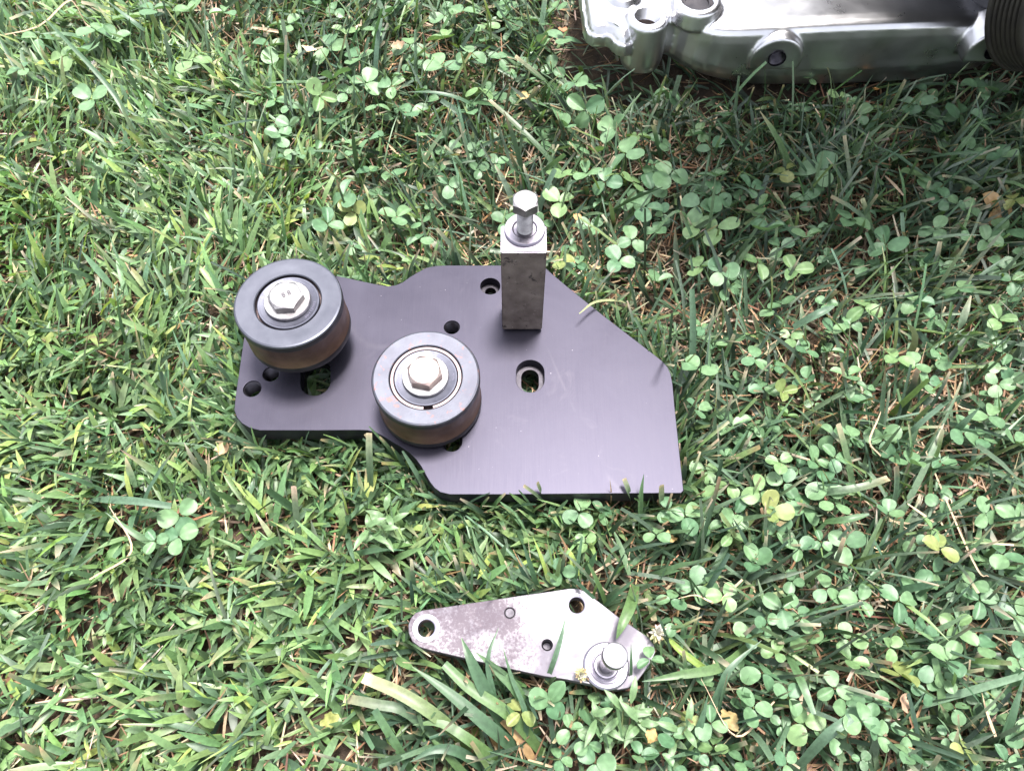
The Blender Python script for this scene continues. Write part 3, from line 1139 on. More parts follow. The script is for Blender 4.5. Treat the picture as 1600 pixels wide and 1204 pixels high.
def build_lawn():
    parts = []
    # short broad-leaved turf: leaves borne at several heights on the runners
    xy = scatter(125000)
    xy = xy[rng.random(len(xy)) < short_share(xy) * (0.80 + 0.45 * field(xy * 1.4 + 1))]
    N = len(xy)
    lift = rng.random(N) ** 0.8 * 0.022
    root = np.concatenate([xy, (0.001 + lift)[:, None]], 1)
    az = 3.5 * field(xy * 0.55 + 2) + rng.normal(0, 1.0, N)
    lean = rng.uniform(R(12), R(70), N)
    curl = rng.uniform(R(0), R(55), N)
    ln = rng.uniform(0.013, 0.033, N) * (1 + 0.25 * field(xy + 7)) * (1 + 0.5 * (rng.random(N) < 0.08))
    P, T = blade_paths(root, az, lean, curl, ln, 4)
    ok = ~blocked(P, 0.25)
    P, T, az = P[ok], T[ok], az[ok]
    N = len(P)
    base = pick(N, GREEN_SHORT, [4, 3, 3, 1.1, 3])
    tip = base * rng.uniform(0.95, 1.2, (N, 1))
    dry = rng.random(N) < 0.10
    tip[dry] = pick(dry.sum(), TAN, [3, 2, 1, 3, 1])
    parts.append(ribbons(P, T, az, rng.uniform(0.0026, 0.0054, N) * np.where(rng.random(N) < 0.32, 0.5, 1.0), [0.55, 0.95, 1.0, 0.72, 0.06], rng.normal(0, 0.55, N), rng.uniform(0.05, 0.45, N), base, tip, [0, 0, .1, .4, 1], 'a', None))
    # longer, narrower blades
    xy = scatter(74000)
    sh = short_share(xy)
    xy = xy[rng.random(len(xy)) < np.maximum(1 - sh, 0.06) * 0.84 * (0.75 + 0.35 * field(xy))]
    N = len(xy)
    root = np.concatenate([xy, np.full((N, 1), 0.001)], 1)
    az = 4.0 * field(xy * 0.7 + 5) + rng.normal(0, 1.1, N)
    lean = np.abs(rng.normal(R(30), R(18), N))
    curl = np.abs(rng.normal(R(30), R(25), N))
    ln = rng.uniform(0.025, 0.070, N) * (1 + 0.35 * (rng.random(N) < 0.12))
    P, T = blade_paths(root, az, lean, curl, ln, 5)
    ok = ~blocked(P, 0.25)
    P, T, az = P[ok], T[ok], az[ok]
    N = len(P)
    base = pick(N, GREEN_LONG, [4, 3.5, 3, 1.2, 2])
    tip = base * rng.uniform(0.95, 1.15, (N, 1))
    cut = rng.random(N) < 0.38                                    # mown ends bleach
    tip[cut] = pick(cut.sum(), TAN, [2, 1, .5, 4, .3])
    wid = rng.uniform(0.0011, 0.0034, N) * np.where(rng.random(N) < 0.25, 1.6, 1.0)
    half = rng.random(N) < 0.5
    for sel, prof in ((half, [0.75, 1, 1, 0.95, 0.8, 0.10]), (~half, [0.75, 1, 1, 0.95, 0.9, 0.75])):
        n = sel.sum()
        parts.append(ribbons(P[sel], T[sel], az[sel], wid[sel], prof, rng.normal(0, 0.7, n), rng.uniform(0.05, 0.55, n), base[sel], tip[sel], [0, 0, 0, .0, .03, .75], 'b', None))
    # blades that grow right against the metal and lap over its rim
    for poly, cnt in ((PLATE, 620), (BRACKET, 200)):
        A = grow(poly, 0.0045)
        seg = np.linalg.norm(np.roll(A, -1, 0) - A, axis=1)
        k = rng.choice(len(A), cnt, p=seg / seg.sum())
        f = rng.random((cnt, 1))
        xy = A[k] * (1 - f) + np.roll(A, -1, 0)[k] * f + rng.normal(0, 0.002, (cnt, 2))
        N = cnt
        root = np.concatenate([xy, np.full((N, 1), 0.001)], 1)
        az = rng.uniform(0, 6.283, N)
        P, T = blade_paths(root, az, np.abs(rng.normal(0, R(9), N)), rng.uniform(R(10), R(60), N), rng.uniform(0.035, 0.062, N), 6)
        ok = ~blocked(P, 0.85)
        P, T, az = P[ok], T[ok], az[ok]
        N = len(P)
        base = pick(N, GREEN_LONG + GREEN_SHORT[:3], [3, 3, 3, 1, 1, 2, 2, 1])
        tip = base.copy()
        cut = rng.random(N) < 0.5
        tip[cut] = pick(cut.sum(), TAN, [2, 1, .5, 4, .3])
        parts.append(ribbons(P, T, az, rng.uniform(0.0016, 0.0038, N), [0.75, 1, 1, 1, 0.95, 0.85, 0.4], rng.normal(0, 0.6, N), rng.uniform(0.1, 0.5, N), base, tip, [0, 0, 0, 0, 0, .05, .9], 'e', None))
    o = link('grass', mesh_np('grass', parts), M['grass'])
    tag(o, 'mown lawn grass around the metal parts', 'grass', kind='stuff')

    # flattened grass under the plate, seen through the slots
    xy = scatter(26000, -0.2, 0.16, 0.13, 0.36)
    xy = xy[inside(PLATE_G, xy)]
    N = len(xy)
    root = np.concatenate([xy, np.full((N, 1), 0.001)], 1)
    az = rng.uniform(0, 6.283, N)
    P, T = blade_paths(root, az, rng.uniform(R(55), R(80), N), rng.uniform(0, R(10), N), rng.uniform(0.015, 0.04, N), 4)
    base = pick(N, GREEN_LONG + GREEN_SHORT[:2], [2, 2, 2, 1, 1, 2, 2])
    o = link('flattened_grass', mesh_np('flattened_grass', [ribbons(P, T, az, rng.uniform(0.002, 0.004, N), [0.7, 1, 1, .7, .1], rng.normal(0, .4, N), rng.uniform(0, .3, N), base, base, [0, 0, 0, 0, 1], 'c', None)]), M['grass'])
    tag(o, 'flattened grass pressed down under the black plate', 'grass', kind='stuff')

    # thatch: dry straw in the sward
    xy = scatter(60000)
    sh = short_share(xy)
    xy = xy[rng.random(len(xy)) < (0.95 - 0.48 * sh) * (0.9 + 0.5 * field(xy * 2 + 3))]
    N = len(xy)
    root = np.concatenate([xy, (0.002 + 0.016 * rng.random(N) ** 1.7)[:, None]], 1)
    az = rng.uniform(0, 2 * math.pi, N)
    P, T = blade_paths(root, az, rng.uniform(R(62), R(95), N), rng.normal(0, R(25), N), rng.uniform(0.012, 0.045, N), 3)
    ok = ~blocked(P) & ~(inside(grow(COVER, 0.06), P[:, 0, :2]) & (rng.random(N) < 0.75))
    P, T, az = P[ok], T[ok], az[ok]
    N = len(P)
    base = pick(N, TAN, [3, 3, 3, 1.3, 2.5])
    o = link('straw', mesh_np('straw', [ribbons(P, T, az, rng.uniform(0.0006, 0.0019, N), [0.8, 1, .9, .4], rng.normal(0, 1, N), rng.uniform(0, .6, N), base, base * 1.1, [0, .3, .6, 1], 'd', None)]), M['straw'])
    tag(o, 'dry brown straw lying between the grass blades', 'straw', kind='stuff')


build_lawn()

# ------------------------------------------------------------------ clover
def leaflet_mesh(name, L, Wd, fold, droop, notch, wob, seed):
    r = random.Random(seed)
    ns, nt_ = 10, 7
    V, C = [], []
    for i in range(ns):
        s = (1 - math.cos(math.pi * i / (ns - 1))) / 2
        w = (4 * s * (1 - s)) ** 0.52 * (0.74 + 0.42 * s)
        for j in range(nt_):
            t = -1 + 2 * j / (nt_ - 1)
            y = s * L - notch * L * (1 - min(1, 2.2 * abs(t))) * (s ** 8)
            x = t * w * Wd / 2 * (1 + (0.03 * r.uniform(-1, 1) if abs(t) == 1 else 0))
            z = abs(t) * w * Wd / 2 * fold - droop * L * s * s + wob * L * math.sin(3.1 * s + 2 * t + seed) * 0.5
            V.append((x, y, z))
            band = abs(s - (0.52 - 0.16 * abs(t)))
            m = 1.0 + 0.42 * max(0, 1 - band / 0.09) if abs(t) < 0.9 else 1.0
            if j == nt_ // 2:
                m *= 1.12
            C.append((m, m, m, 1))
    Fc = []
    for i in range(ns - 1):
        for j in range(nt_ - 1):
            a = i * nt_ + j
            Fc.append((a, a + 1, a + nt_ + 1, a + nt_))
    me = bpy.data.meshes.new(name)
    me.from_pydata(V, [], Fc)
    me.polygons.foreach_set('use_smooth', [True] * len(Fc))
    at = me.attributes.new('mark', 'FLOAT_COLOR', 'POINT')
    at.data.foreach_set('color', np.array(C, np.float32).ravel())
    return me


LEAF = {}
for kind, mat in (('green', M['clover']), ('pale', M['clover_pale']), ('yellow', M['clover_yellow']), ('brown', M['clover_brown'])):
    LEAF[kind] = []
    for k in range(7):
        me = leaflet_mesh('leaflet', 1.0, (0.86, 0.95, 0.80, 0.9, 1.0, 0.7, 0.92)[k], (0.10, 0.30, 0.45, 0.02, 0.20, 0.75, 0.36)[k] + (0.25 if kind == 'brown' else 0),
                          (0.05, 0.16, 0.0, 0.1, -0.05, 0.1, 0.2)[k], (0.05, 0.02, 0.08, 0.04, 0.03, 0.02, 0.10)[k], 0.05 + (0.1 if kind == 'brown' else 0), k)
        me.materials.append(mat)
        LEAF[kind].append(me)


def stem_mesh(p0, p1, r, bow):
    """thin petiole from p0 to p1 (local), bowed sideways"""
    bm = bmesh.new()
    n = 6
    rows = []
    d = (p1 - p0)
    sidev = Vector((d.y, -d.x, 0.001)).normalized()
    for i in range(n + 1):
        s = i / n
        c = p0 + Vector((d.x * s ** 1.5, d.y * s ** 1.5, d.z * s ** 0.8)) + sidev * bow * math.sin(math.pi * s)
        rows.append([bm.verts.new(c + Vector((r * math.cos(a), r * math.sin(a), 0))) for a in (0, 2.09, 4.19)])
    for a, b in zip(rows, rows[1:]):
        for i in range(3):
            j = (i + 1) % 3
            bm.faces.new((a[i], a[j], b[j], b[i]))
    me = bpy.data.meshes.new('stem')
    for f in bm.faces:
        f.smooth = True
    bm.to_mesh(me)
    bm.free()
    at = me.attributes.new('tint', 'FLOAT_COLOR', 'POINT')
    c = random.choice(((0.12, 0.17, 0.07), (0.16, 0.19, 0.08), (0.22, 0.15, 0.09)))
    at.data.foreach_set('color', np.array([(*c, 1)] * len(me.vertices), np.float32).ravel())
    me.materials.append(M['petiole'])
    return me


CLOVER_PX = """110,28 150,48 140,80 97,90 143,155 180,62 297,18 300,95 420,72 450,38 448,92 515,75 541,52 585,48 610,22 620,44 695,25 722,18 735,85 695,60 684,84 690,102 742,108 572,130 520,125 500,150
612,135 585,165 577,218 675,210 660,232 642,176 600,222 579,268 610,278 700,288 512,350 527,368 537,306 551,330 620,340 656,373 637,327 685,290 747,137 864,172 850,72 847,95 881,199 914,172 878,272 915,272 876,313 946,217 946,285
960,202 978,240 992,256 949,290 990,285 1018,298 1046,274 1092,322 1072,330 1088,356 1119,277 1121,305 1173,295 1190,326 1228,266 1113,231 1120,357 1143,368 1196,362 1219,385 1240,423 1184,411 995,212 1013,228 891,202 873,316 966,408 1094,417 1126,423 1048,141 1008,324 987,376
1500,178 1527,190 1509,207 1484,197 1527,137 1556,146 1546,202 1520,234 1566,245 1452,299 1479,312 1510,327 1556,324 1584,312 1514,364 1541,377 1569,362 1462,359 1385,382 1360,387 1327,344 1282,265 1432,165 1260,370
1143,665 1222,612 1212,632 1260,593 1325,588 1325,625 1225,650 1249,662 1301,680 1328,682 1380,687 1388,710 1421,724 1421,749 1445,732 1468,722 1504,677 1535,685 1545,650 1566,572 1559,600 1102,735 1138,757 1187,768 1098,785 1071,807 1148,802 1143,836 1107,826 1206,797 1255,792 1213,830 1249,857 1304,787 1387,801 1370,783 1456,827 1468,856 1445,838 1540,803 1586,808 1459,895 1517,914 1566,866 1404,938 1342,938 1084,915 1060,911 1222,950 1218,722 1273,722 1304,715 1225,754 1292,757 1322,852
1172,988 1198,974 1222,972 1251,965 1262,1005 1256,1027 1242,990 1191,1051 1203,1075 1232,1089 1116,1066 1177,1106 1330,1032 1304,1075 1284,1086 1366,1095 1389,1089 1346,1127 1322,1103 1370,1149 1256,1130 1250,1150 1160,1191 1407,1055 1452,1037 1483,1031 1462,1007 1476,1061 1449,1079 1462,1101 1493,1106 1548,1089 1555,1113 1504,1168 1572,1189 1493,1192 1493,976 1531,938 1428,982 1583,1140
860,1095 813,1113 890,1139 917,1160 927,1134 930,1191 937,1172 874,1186 1016,1030 1103,1069 1187,1052 1165,1193 905,800 890,815 877,893 1049,936 1026,835 1046,796 243,845 282,805 280,838 172,962 1350,480 1430,470 1500,450 1580,440 1400,560 1450,600 1300,520 1180,560 1090,640 1070,655 1090,575 1560,500 1585,690 1590,960 1590,1030 1530,1010 1290,920 1180,880 1130,930 1390,1010 1300,1150 1420,1180 1110,1130 1050,1150 1000,1180 880,60 760,40 640,70 560,90 470,20 350,20 240,15 60,60 30,110 200,30 900,130 930,240"""
SPECIAL = {(1228, 266): ('yellow', 'yellow three-leaf clover alone in the shade in front of the engine cover'),
           (1556, 324): ('brown', 'brown-edged withering clover in the dark grass below the ribbed pulley'),
           (1584, 312): ('yellow', 'holed yellow-brown clover leaf beside a withered clover below the ribbed pulley'),
           (1206, 797): ('yellow', 'yellow-green clover with dark spots among green clovers near the square plate corner'),
           (1468, 856): ('yellow', 'bright yellow-green clover leaf beside bleached straw, well to the right of the plate'),
           (1262, 1005): ('pale', 'large lime-green clover standing out from darker clovers by the pin end of the bracket'),
           (1407, 1055): ('yellow', 'folded lime-yellow clover over bare dark straw'),
           (813, 1113): ('yellow', 'yellow clover at the foot of the broad grass tuft below the bracket'),
           (551, 330): ('yellow', 'pale yellowing torn clover beyond the first pulley'),
           (1092, 322): ('green', 'clover with one big pale round leaflet midway between post and engine cover'),
           (243, 845): ('green', 'lone round-leaved clover in short turf far left of the black plate'),
           (172, 962): ('green', 'small lone clover in the short turf at the lower left'),
           (420, 72): ('green', 'big three-leaf clover in the far turf beyond the first pulley'),
           (140, 80): ('green', 'large pale clover under long blades in the far left corner'),
           (905, 800): ('green', 'large clover just in front of the long straight plate edge'),
           (877, 893): ('green', 'three-leaf clover just above the bracket between its two upper holes'),
           (1084, 915): ('green', 'large clover between the plate corner and the pin of the bracket'),
           (1016, 1030): ('green', 'upright clover covering the pin end of the silver bracket'),
           (860, 1095): ('green', 'large clover just below the threaded hole of the bracket'),
           (1103, 1069): ('green', 'neat small three-leaf clover beside the long pale blade at the bracket end'),
           (1143, 665): ('green', 'clean three-leaf clover beside the upright right edge of the plate'),
           (642, 176): ('green', 'bright two-leaflet clover on the short turf beyond the plate notch'),
           (577, 218): ('green', 'bright four-part clover cluster where turf meets long grass'),
           (512, 350): ('green', 'clover with three round leaflets just beyond the first pulley'),
           (864, 172): ('green', 'large veined clover between the post bolt and the engine cover lug'),
           (1255, 792): ('green', 'crisp dark-veined clover, largest of those right of the square plate corner'),
           (1048, 141): ('green', 'dark clover in full shade right under the engine cover boss'),
           (960, 202): ('green', 'big dark round clover below the engine cover lug'),
           (1500, 178): ('green', 'large veined clover in the deep shade below the ribbed pulley'),
           (1172, 988): ('green', 'tidy three-leaf clover nearest the fallen flower at the bracket end'),
           (873, 316): ('pale', 'nibbled clover right beside the post washer'),
           (875, 408): ('yellow', 'spotted yellow-green clover touching the plate corner behind the post')}


def region(px, py):
    """where a clover grows, named by what stands near it"""
    if py < 130 and px < 330:
        return 'in the far left corner of the lawn'
    if py < 130 and px < 640:
        return 'in the far turf beyond the first pulley'
    if py < 130 and px < 930:
        return 'in the far grass left of the engine cover'
    if py < 240 and px < 620:
        return 'where the short turf meets the clover beyond the first pulley'
    if py < 240 and px < 800:
        return 'beyond the plate, behind the post'
    if py < 420 and px < 780:
        return 'just beyond the back edge of the plate'
    if py < 330 and px < 960:
        return 'between the post and the engine cover lug'
    if py < 260 and px < 1420:
        return 'in the shade in front of the engine cover'
    if py < 290:
        return 'in the shade below the ribbed pulley'
    if py < 460 and px < 1090:
        return 'above the slanted edge of the plate'
    if py < 460 and px < 1330:
        return 'midway between the engine cover and the plate'
    if py < 460:
        return 'in long grass at the edge of the engine shade'
    if py < 700 and px < 1170:
        return 'beside the upright edge of the plate'
    if py < 640 and px < 1420:
        return 'in open long grass right of the slanted plate edge'
    if py < 640:
        return 'by the right border, level with the pulleys'
    if py < 850 and px < 1180:
        return 'clustered round the square corner of the plate'
    if py < 760 and px < 1360:
        return 'in the patch right of the upright plate edge'
    if py < 760:
        return 'in the large patch right of the plate'
    if py < 880 and px < 1360:
        return 'in the patch level with the long front edge of the plate'
    if py < 880:
        return 'near the right border, level with the front edge of the plate'
    if px < 600:
        return 'in the short turf left of the bracket'
    if px < 1000 and py < 940:
        return 'between the plate and the bracket'
    if px < 1010:
        return 'below the silver bracket'
    if py < 960 and px < 1300:
        return 'between the plate corner and the bracket pin'
    if py < 960:
        return 'right of the gap between plate and bracket'
    if py < 1110 and px < 1140:
        return 'next to the pin end of the bracket'
    if py < 1110 and px < 1330:
        return 'in the patch right of the bracket pin'
    if py < 1110:
        return 'in the far right patch level with the bracket'
    if px < 1200:
        return 'at the near edge of the lawn below the bracket pin'
    if px < 1400:
        return 'at the near edge of the lawn, right of the bracket'
    return 'in the near right corner of the lawn'


MARKS = [(449, 470, 'the clean pulley'), (820, 356, 'the post washer'), (1062, 765, 'the square plate corner'), (1050, 600, 'the upright plate edge'),
         (940, 490, 'the slanted plate edge'), (1006, 108, 'the engine cover boss'), (1214, 92, 'the engine cover thread'), (1590, 105, 'the ribbed pulley'),
         (925, 45, 'the engine cover lug'), (962, 1030, 'the bracket pin'), (901, 945, 'the upper hole of the bracket'), (1028, 990, 'the half-wilted flower'),
         (1246, 260, 'the dark slanting blade'), (1324, 270, 'the tall cut blade in the shade'), (1430, 262, 'the wide arching blade in the shade'),
         (1515, 290, 'the pale blade across dark clovers'), (1272, 494, 'the wide pale flat blade'), (1411, 370, 'the pale upright blade'), (1502, 505, 'the wide greyish leaning blade'),
         (1432, 668, 'the straight pale slanting blade'), (1500, 668, 'the dark broad slanting blade'), (1322, 764, 'the dark lying blade'), (1320, 812, 'the pale blade below a dark one'),
         (705, 150, 'the arching blue-green blade'), (827, 220, 'the blade behind the bolt'), (850, 125, 'the wide dark blade near the lug'), (462, 128, 'the level blade in the far turf'),
         (1070, 1050, 'the long pale blade'), (1130, 1090, 'the broad bent blade'), (1285, 1160, 'the wide blade at the near edge'), (1575, 1130, 'the broad dark blade'), (1250, 1060, 'the long bent blade'),
         (902, 340, 'the orange dead leaf'), (880, 48, 'the dark orange shrivelled leaf'), (818, 150, 'the ochre dead leaf'), (562, 42, 'the greyish brown leaf'), (622, 72, 'the tan broad leaf'),
         (482, 78, 'the pale crumpled leaf'), (1044, 840, 'the crumpled brown leaf'), (1345, 1005, 'the dark brown dead leaf'), (1412, 1098, 'the pinkish dead leaf'), (1140, 1125, 'the torn ochre leaf'),
         (1018, 1150, 'the orange-tipped leaf'), (1228, 266, 'the yellow clover'), (1556, 324, 'the withering clover'), (1206, 797, 'the spotted yellow-green clover'), (1468, 856, 'the bright yellow-green leaf'),
         (1262, 1005, 'the lime-green clover'), (1407, 1055, 'the folded lime-yellow clover'), (551, 330, 'the yellowing torn clover'), (1525, 850, 'the long bleached straw'), (1365, 670, 'the curved brown stalk'),
         (1540, 1110, 'the pink-tan straw'), (1110, 935, 'the corner straw'), (1398, 290, 'the short bleached straw'), (425, 48, 'the thick brown twig'), (100, 8, 'the bent pale stalk'),
         (952, 1140, 'the narrow-leaved weed'), (815, 1150, 'the coarse grass tuft')]
USED = set()


def say_where(px, py, what):
    """a label of its own, by the nearest landmark that still leaves it unique"""
    for d2, mx, my, nm in sorted(((px - mx) ** 2 + (py - my) ** 2, mx, my, nm) for mx, my, nm in MARKS):
        d = math.sqrt(d2)
        dx, dy = px - mx, py - my
        w = []
        if abs(dy) > 0.42 * d:
            w.append('beyond' if dy < 0 else 'in front of')
        if abs(dx) > 0.42 * d:
            w.append('left of' if dx < 0 else 'right of')
        how = 'just ' if d < 48 else ('' if d < 105 else 'some way ')
        lab = f"{what} {how}{' and '.join(w)} {nm}"
        if lab not in USED and len(lab.replace('-', ' ').split()) <= 16:
            USED.add(lab)
            return lab
    return what


def clover(px, py, size, kind, label=None, z=None, rest=None):
    """one clover: an Empty at its root, stem and leaflets as children; rest = list to append to when it joins the far mass"""
    z = z if z is not None else random.uniform(0.034, 0.047)
    c = W(px, py, z)
    root = Vector((c.x + random.uniform(-.010, .010), c.y + random.uniform(-.004, .012), 0.0))
    o = empty('clover', root)
    local = c - root
    link('stem', stem_mesh(Vector((0, 0, 0)), local, 0.00055, random.uniform(-.004, .004)), None, o)
    tilt = Matrix.Rotation(R(random.gauss(-10, 20)), 4, 'X') @ Matrix.Rotation(R(random.gauss(0, 18)), 4, 'Y')
    a0 = random.uniform(0, 360)
    n = 3
    cup = random.gauss(4, 12)
    for k in range(n):
        me = random.choice(LEAF[kind])
        lf = bpy.data.objects.new('leaflet', me)
        COL.objects.link(lf)
        lf.parent = o
        s = size * random.uniform(0.88, 1.1)
        m = Matrix.Translation(local) @ tilt @ Matrix.Rotation(R(a0 + 120 * k + random.uniform(-16, 16)), 4, 'Z') @ Matrix.Rotation(R(cup + random.gauss(0, 9)), 4, 'X') @ Matrix.Translation((0, 0.0008, 0.0003 * k)) @ Matrix.Diagonal((s, s, s, 1))
        lf.matrix_local = m
    big = 'large' if size > 0.0128 else ('small' if size < 0.0092 else 'mid-sized')
    hue = {'green': 'green', 'pale': 'pale green', 'yellow': 'yellowing', 'brown': 'withered brown'}[kind]
    lab = label or say_where(px, py, f'{big} {hue} clover')
    tag(o, lab, 'clover', 'white clovers growing in the lawn')
    return o


def low_clover(placed, plate_m, br_m):
    """the rest of the clover: small leaves low in the sward, past the three hundred built singly"""
    V, Fc, C = [], [], []
    n = tries = 0
    while n < 150 and tries < 9000:
        tries += 1
        px, py = random.uniform(-10, 1610), random.uniform(-10, 1210)
        dens = 0.4 if px > 1060 else (1.0 if py < 250 and px > 420 else (0.55 if py < 420 and px > 540 else 0.0))
        near = min((px - q[0]) ** 2 + (py - q[1]) ** 2 for q in placed) ** 0.5
        if random.random() > dens or near < 17 or near > 75:
            continue
        z = random.uniform(0.022, 0.034)
        c = W(px, py, z)
        xy = np.array([[c.x, c.y]])
        if inside(plate_m, xy)[0] or inside(br_m, xy)[0] or inside(COVER_N, xy)[0]:
            continue
        n += 1
        size = random.uniform(15, 24) * (CAM_H - z) / (SP - (602 - py) / F * CP) / F
        tilt = Matrix.Translation(c) @ Matrix.Rotation(R(random.gauss(-8, 20)), 4, 'X') @ Matrix.Rotation(R(random.gauss(0, 20)), 4, 'Y')
        a0 = random.uniform(0, 360)
        for k in range(3):
            me = random.choice(LEAF['green'])
            s = size * random.uniform(0.85, 1.1)
            m = tilt @ Matrix.Rotation(R(a0 + 120 * k + random.uniform(-18, 18)), 4, 'Z') @ Matrix.Rotation(R(random.gauss(5, 12)), 4, 'X') @ Matrix.Translation((0, 0.0006, 0.0003 * k)) @ Matrix.Diagonal((s, s, s, 1))
            off = len(V)
            V += [m @ v.co for v in me.vertices]
            Fc += [tuple(i + off for i in p.vertices) for p in me.polygons]
            f = random.uniform(0.75, 1.2)
            C += [(d.color[0] * f, d.color[1] * f, d.color[2] * f, 1) for d in me.attributes['mark'].data]
        r = c + Vector((random.uniform(-.006, .006), random.uniform(-.003, .006), -c.z))
        off = len(V)
        V += [r + Vector((-.0005, 0, 0)), r + Vector((.0005, 0, 0)), c + Vector((.0005, 0, 0)), c + Vector((-.0005, 0, 0))]
        Fc.append((off, off + 1, off + 2, off + 3))
        C += [(1.3, 1.1, 1.0, 1)] * 4
    me = bpy.data.meshes.new('low_clover')
    me.from_pydata(V, [], Fc)
    at = me.attributes.new('mark', 'FLOAT_COLOR', 'POINT')
    at.data.foreach_set('color', np.array(C, np.float32).ravel())
    tag(link('low_clover', me, M['clover'], smooth=True), 'small clover leaves low down between the grass blades', 'clover', kind='stuff')


def build_clovers():
    pts = [tuple(int(v) for v in s.split(',')) for s in CLOVER_PX.split()]
    pts += [p for p in SPECIAL if p not in pts]
    pts.sort(key=lambda p: p not in SPECIAL)
    placed = []
    plate_m, br_m = grow(PLATE, 0.005), grow(BRACKET, 0.003)
    for p in pts:
        if any((p[0] - q[0]) ** 2 + (p[1] - q[1]) ** 2 < 27 ** 2 for q in placed):
            continue
        placed.append(p)
    # smaller fill-in clovers in the patches
    tries = 0
    while len(placed) < 318 and tries < 8000:
        tries += 1
        px, py = random.uniform(-20, 1620), random.uniform(-20, 1220)
        dens = 0.5 if px > 1080 and py > 560 else (0.65 if px > 900 else (1.0 if py < 250 and px > 400 else (0.6 if py < 420 and px > 520 else 0.0)))
        if random.random() > dens or any((px - q[0]) ** 2 + (py - q[1]) ** 2 < 27 ** 2 for q in placed):
            continue
        placed.append((int(px), int(py)))
    for p in placed:
        c = np.array(W(p[0], p[1], 0.041))[None, :]
        sp = SPECIAL.get(p)
        on = inside(plate_m, c[:, :2])[0] or inside(br_m, c[:, :2])[0]
        if inside(COVER_A, np.array(W(p[0], p[1], 0.03))[None, :2])[0]:
            continue
        if on and not sp:
            continue
        kind = sp[0] if sp else random.choices(['green', 'pale', 'yellow', 'brown'], [72, 27, 1.0, 0.0])[0]
        hand = p in pts
        size = (random.uniform(21, 32) if hand else random.uniform(15, 25)) * (CAM_H - 0.04) / (SP - (602 - p[1]) / F * CP) / F
        if sp and 'large' in sp[1] or sp and 'big' in sp[1]:
            size *= 1.2
        if sp and 'small' in sp[1]:
            size *= 0.8
        z = 0.050 if on else (random.uniform(0.034, 0.047) if hand else random.uniform(0.026, 0.040))
        clover(p[0], p[1], size, kind, sp[1] if sp else None, z)
    low_clover(placed, plate_m, br_m)


build_clovers()


# ------------------------------------------------------------------ single plants and litter one can point at
def ribbon_path(pts, width, prof, col0, col1, fold=0.25, twist=0.0, name='grass_shoot', mat=None, parent=None, tipmix=None):
    """a single blade through world points (Catmull-Rom), as its own mesh"""
    P = [Vector(p) for p in pts]
    n = 12
    out = []
    ext = [P[0] * 2 - P[1]] + P + [P[-1] * 2 - P[-2]]
    for i in range(n + 1):
        u = i / n * (len(P) - 1)
        k = min(int(u), len(P) - 2)
        t = u - k
        a, b, c, d = ext[k:k + 4]
        out.append(0.5 * ((2 * b) + (c - a) * t + (2 * a - 5 * b + 4 * c - d) * t * t + (3 * b - a - 3 * c + d) * t ** 3))
    V, C = [], []
    for i, p in enumerate(out):
        s = i / n
        tg = (out[min(i + 1, n)] - out[max(i - 1, 0)]).normalized()
        side = tg.cross(Vector((0, 0, 1)))
        if side.length < 0.05:
            side = Vector((1, 0, 0))
        side.normalize()
        side = (Matrix.Rotation(twist * s, 3, tg) @ side).normalized()
        nn = side.cross(tg).normalized()
        w = width / 2 * np.interp(s, np.linspace(0, 1, len(prof)), prof)
        for f in (-1, -0.5, 0, 0.5, 1):
            V.append(p + side * w * f + nn * abs(f) * w * fold)
            m = np.interp(s, [0, 0.55, 0.9, 1], [0, 0.1, 0.3, 1]) if tipmix is None else np.interp(s, np.linspace(0, 1, len(tipmix)), tipmix)
            k = 0.86 if f == 0 else 1.0
            C.append([(a * (1 - m) + b * m) * k for a, b in zip(col0, col1)] + [1])
    Fc = []
    for i in range(n):
        for j in range(4):
            a = i * 5 + j
            Fc.append((a, a + 1, a + 6, a + 5))
    me = bpy.data.meshes.new(name)
    me.from_pydata(V, [], Fc)
    at = me.attributes.new('tint', 'FLOAT_COLOR', 'POINT')
    at.data.foreach_set('color', np.array(C, np.float32).ravel())
    return link(name, me, mat or M['grass'], parent, smooth=True)


G1, G2, G3, GY = (0.072, 0.135, 0.058), (0.048, 0.096, 0.052), (0.075, 0.130, 0.082), (0.082, 0.142, 0.050)
TIP = (0.30, 0.24, 0.15)
POINT = [0.8, 1, 1, 0.85, 0.5, 0.05]
BLUNT = [0.75, 0.95, 1, 1, 0.95, 0.85]


def B(pts):
    """pixel path (px, py, height in mm) -> world points"""
    return [W(x, y, z / 1000) for x, y, z in pts]


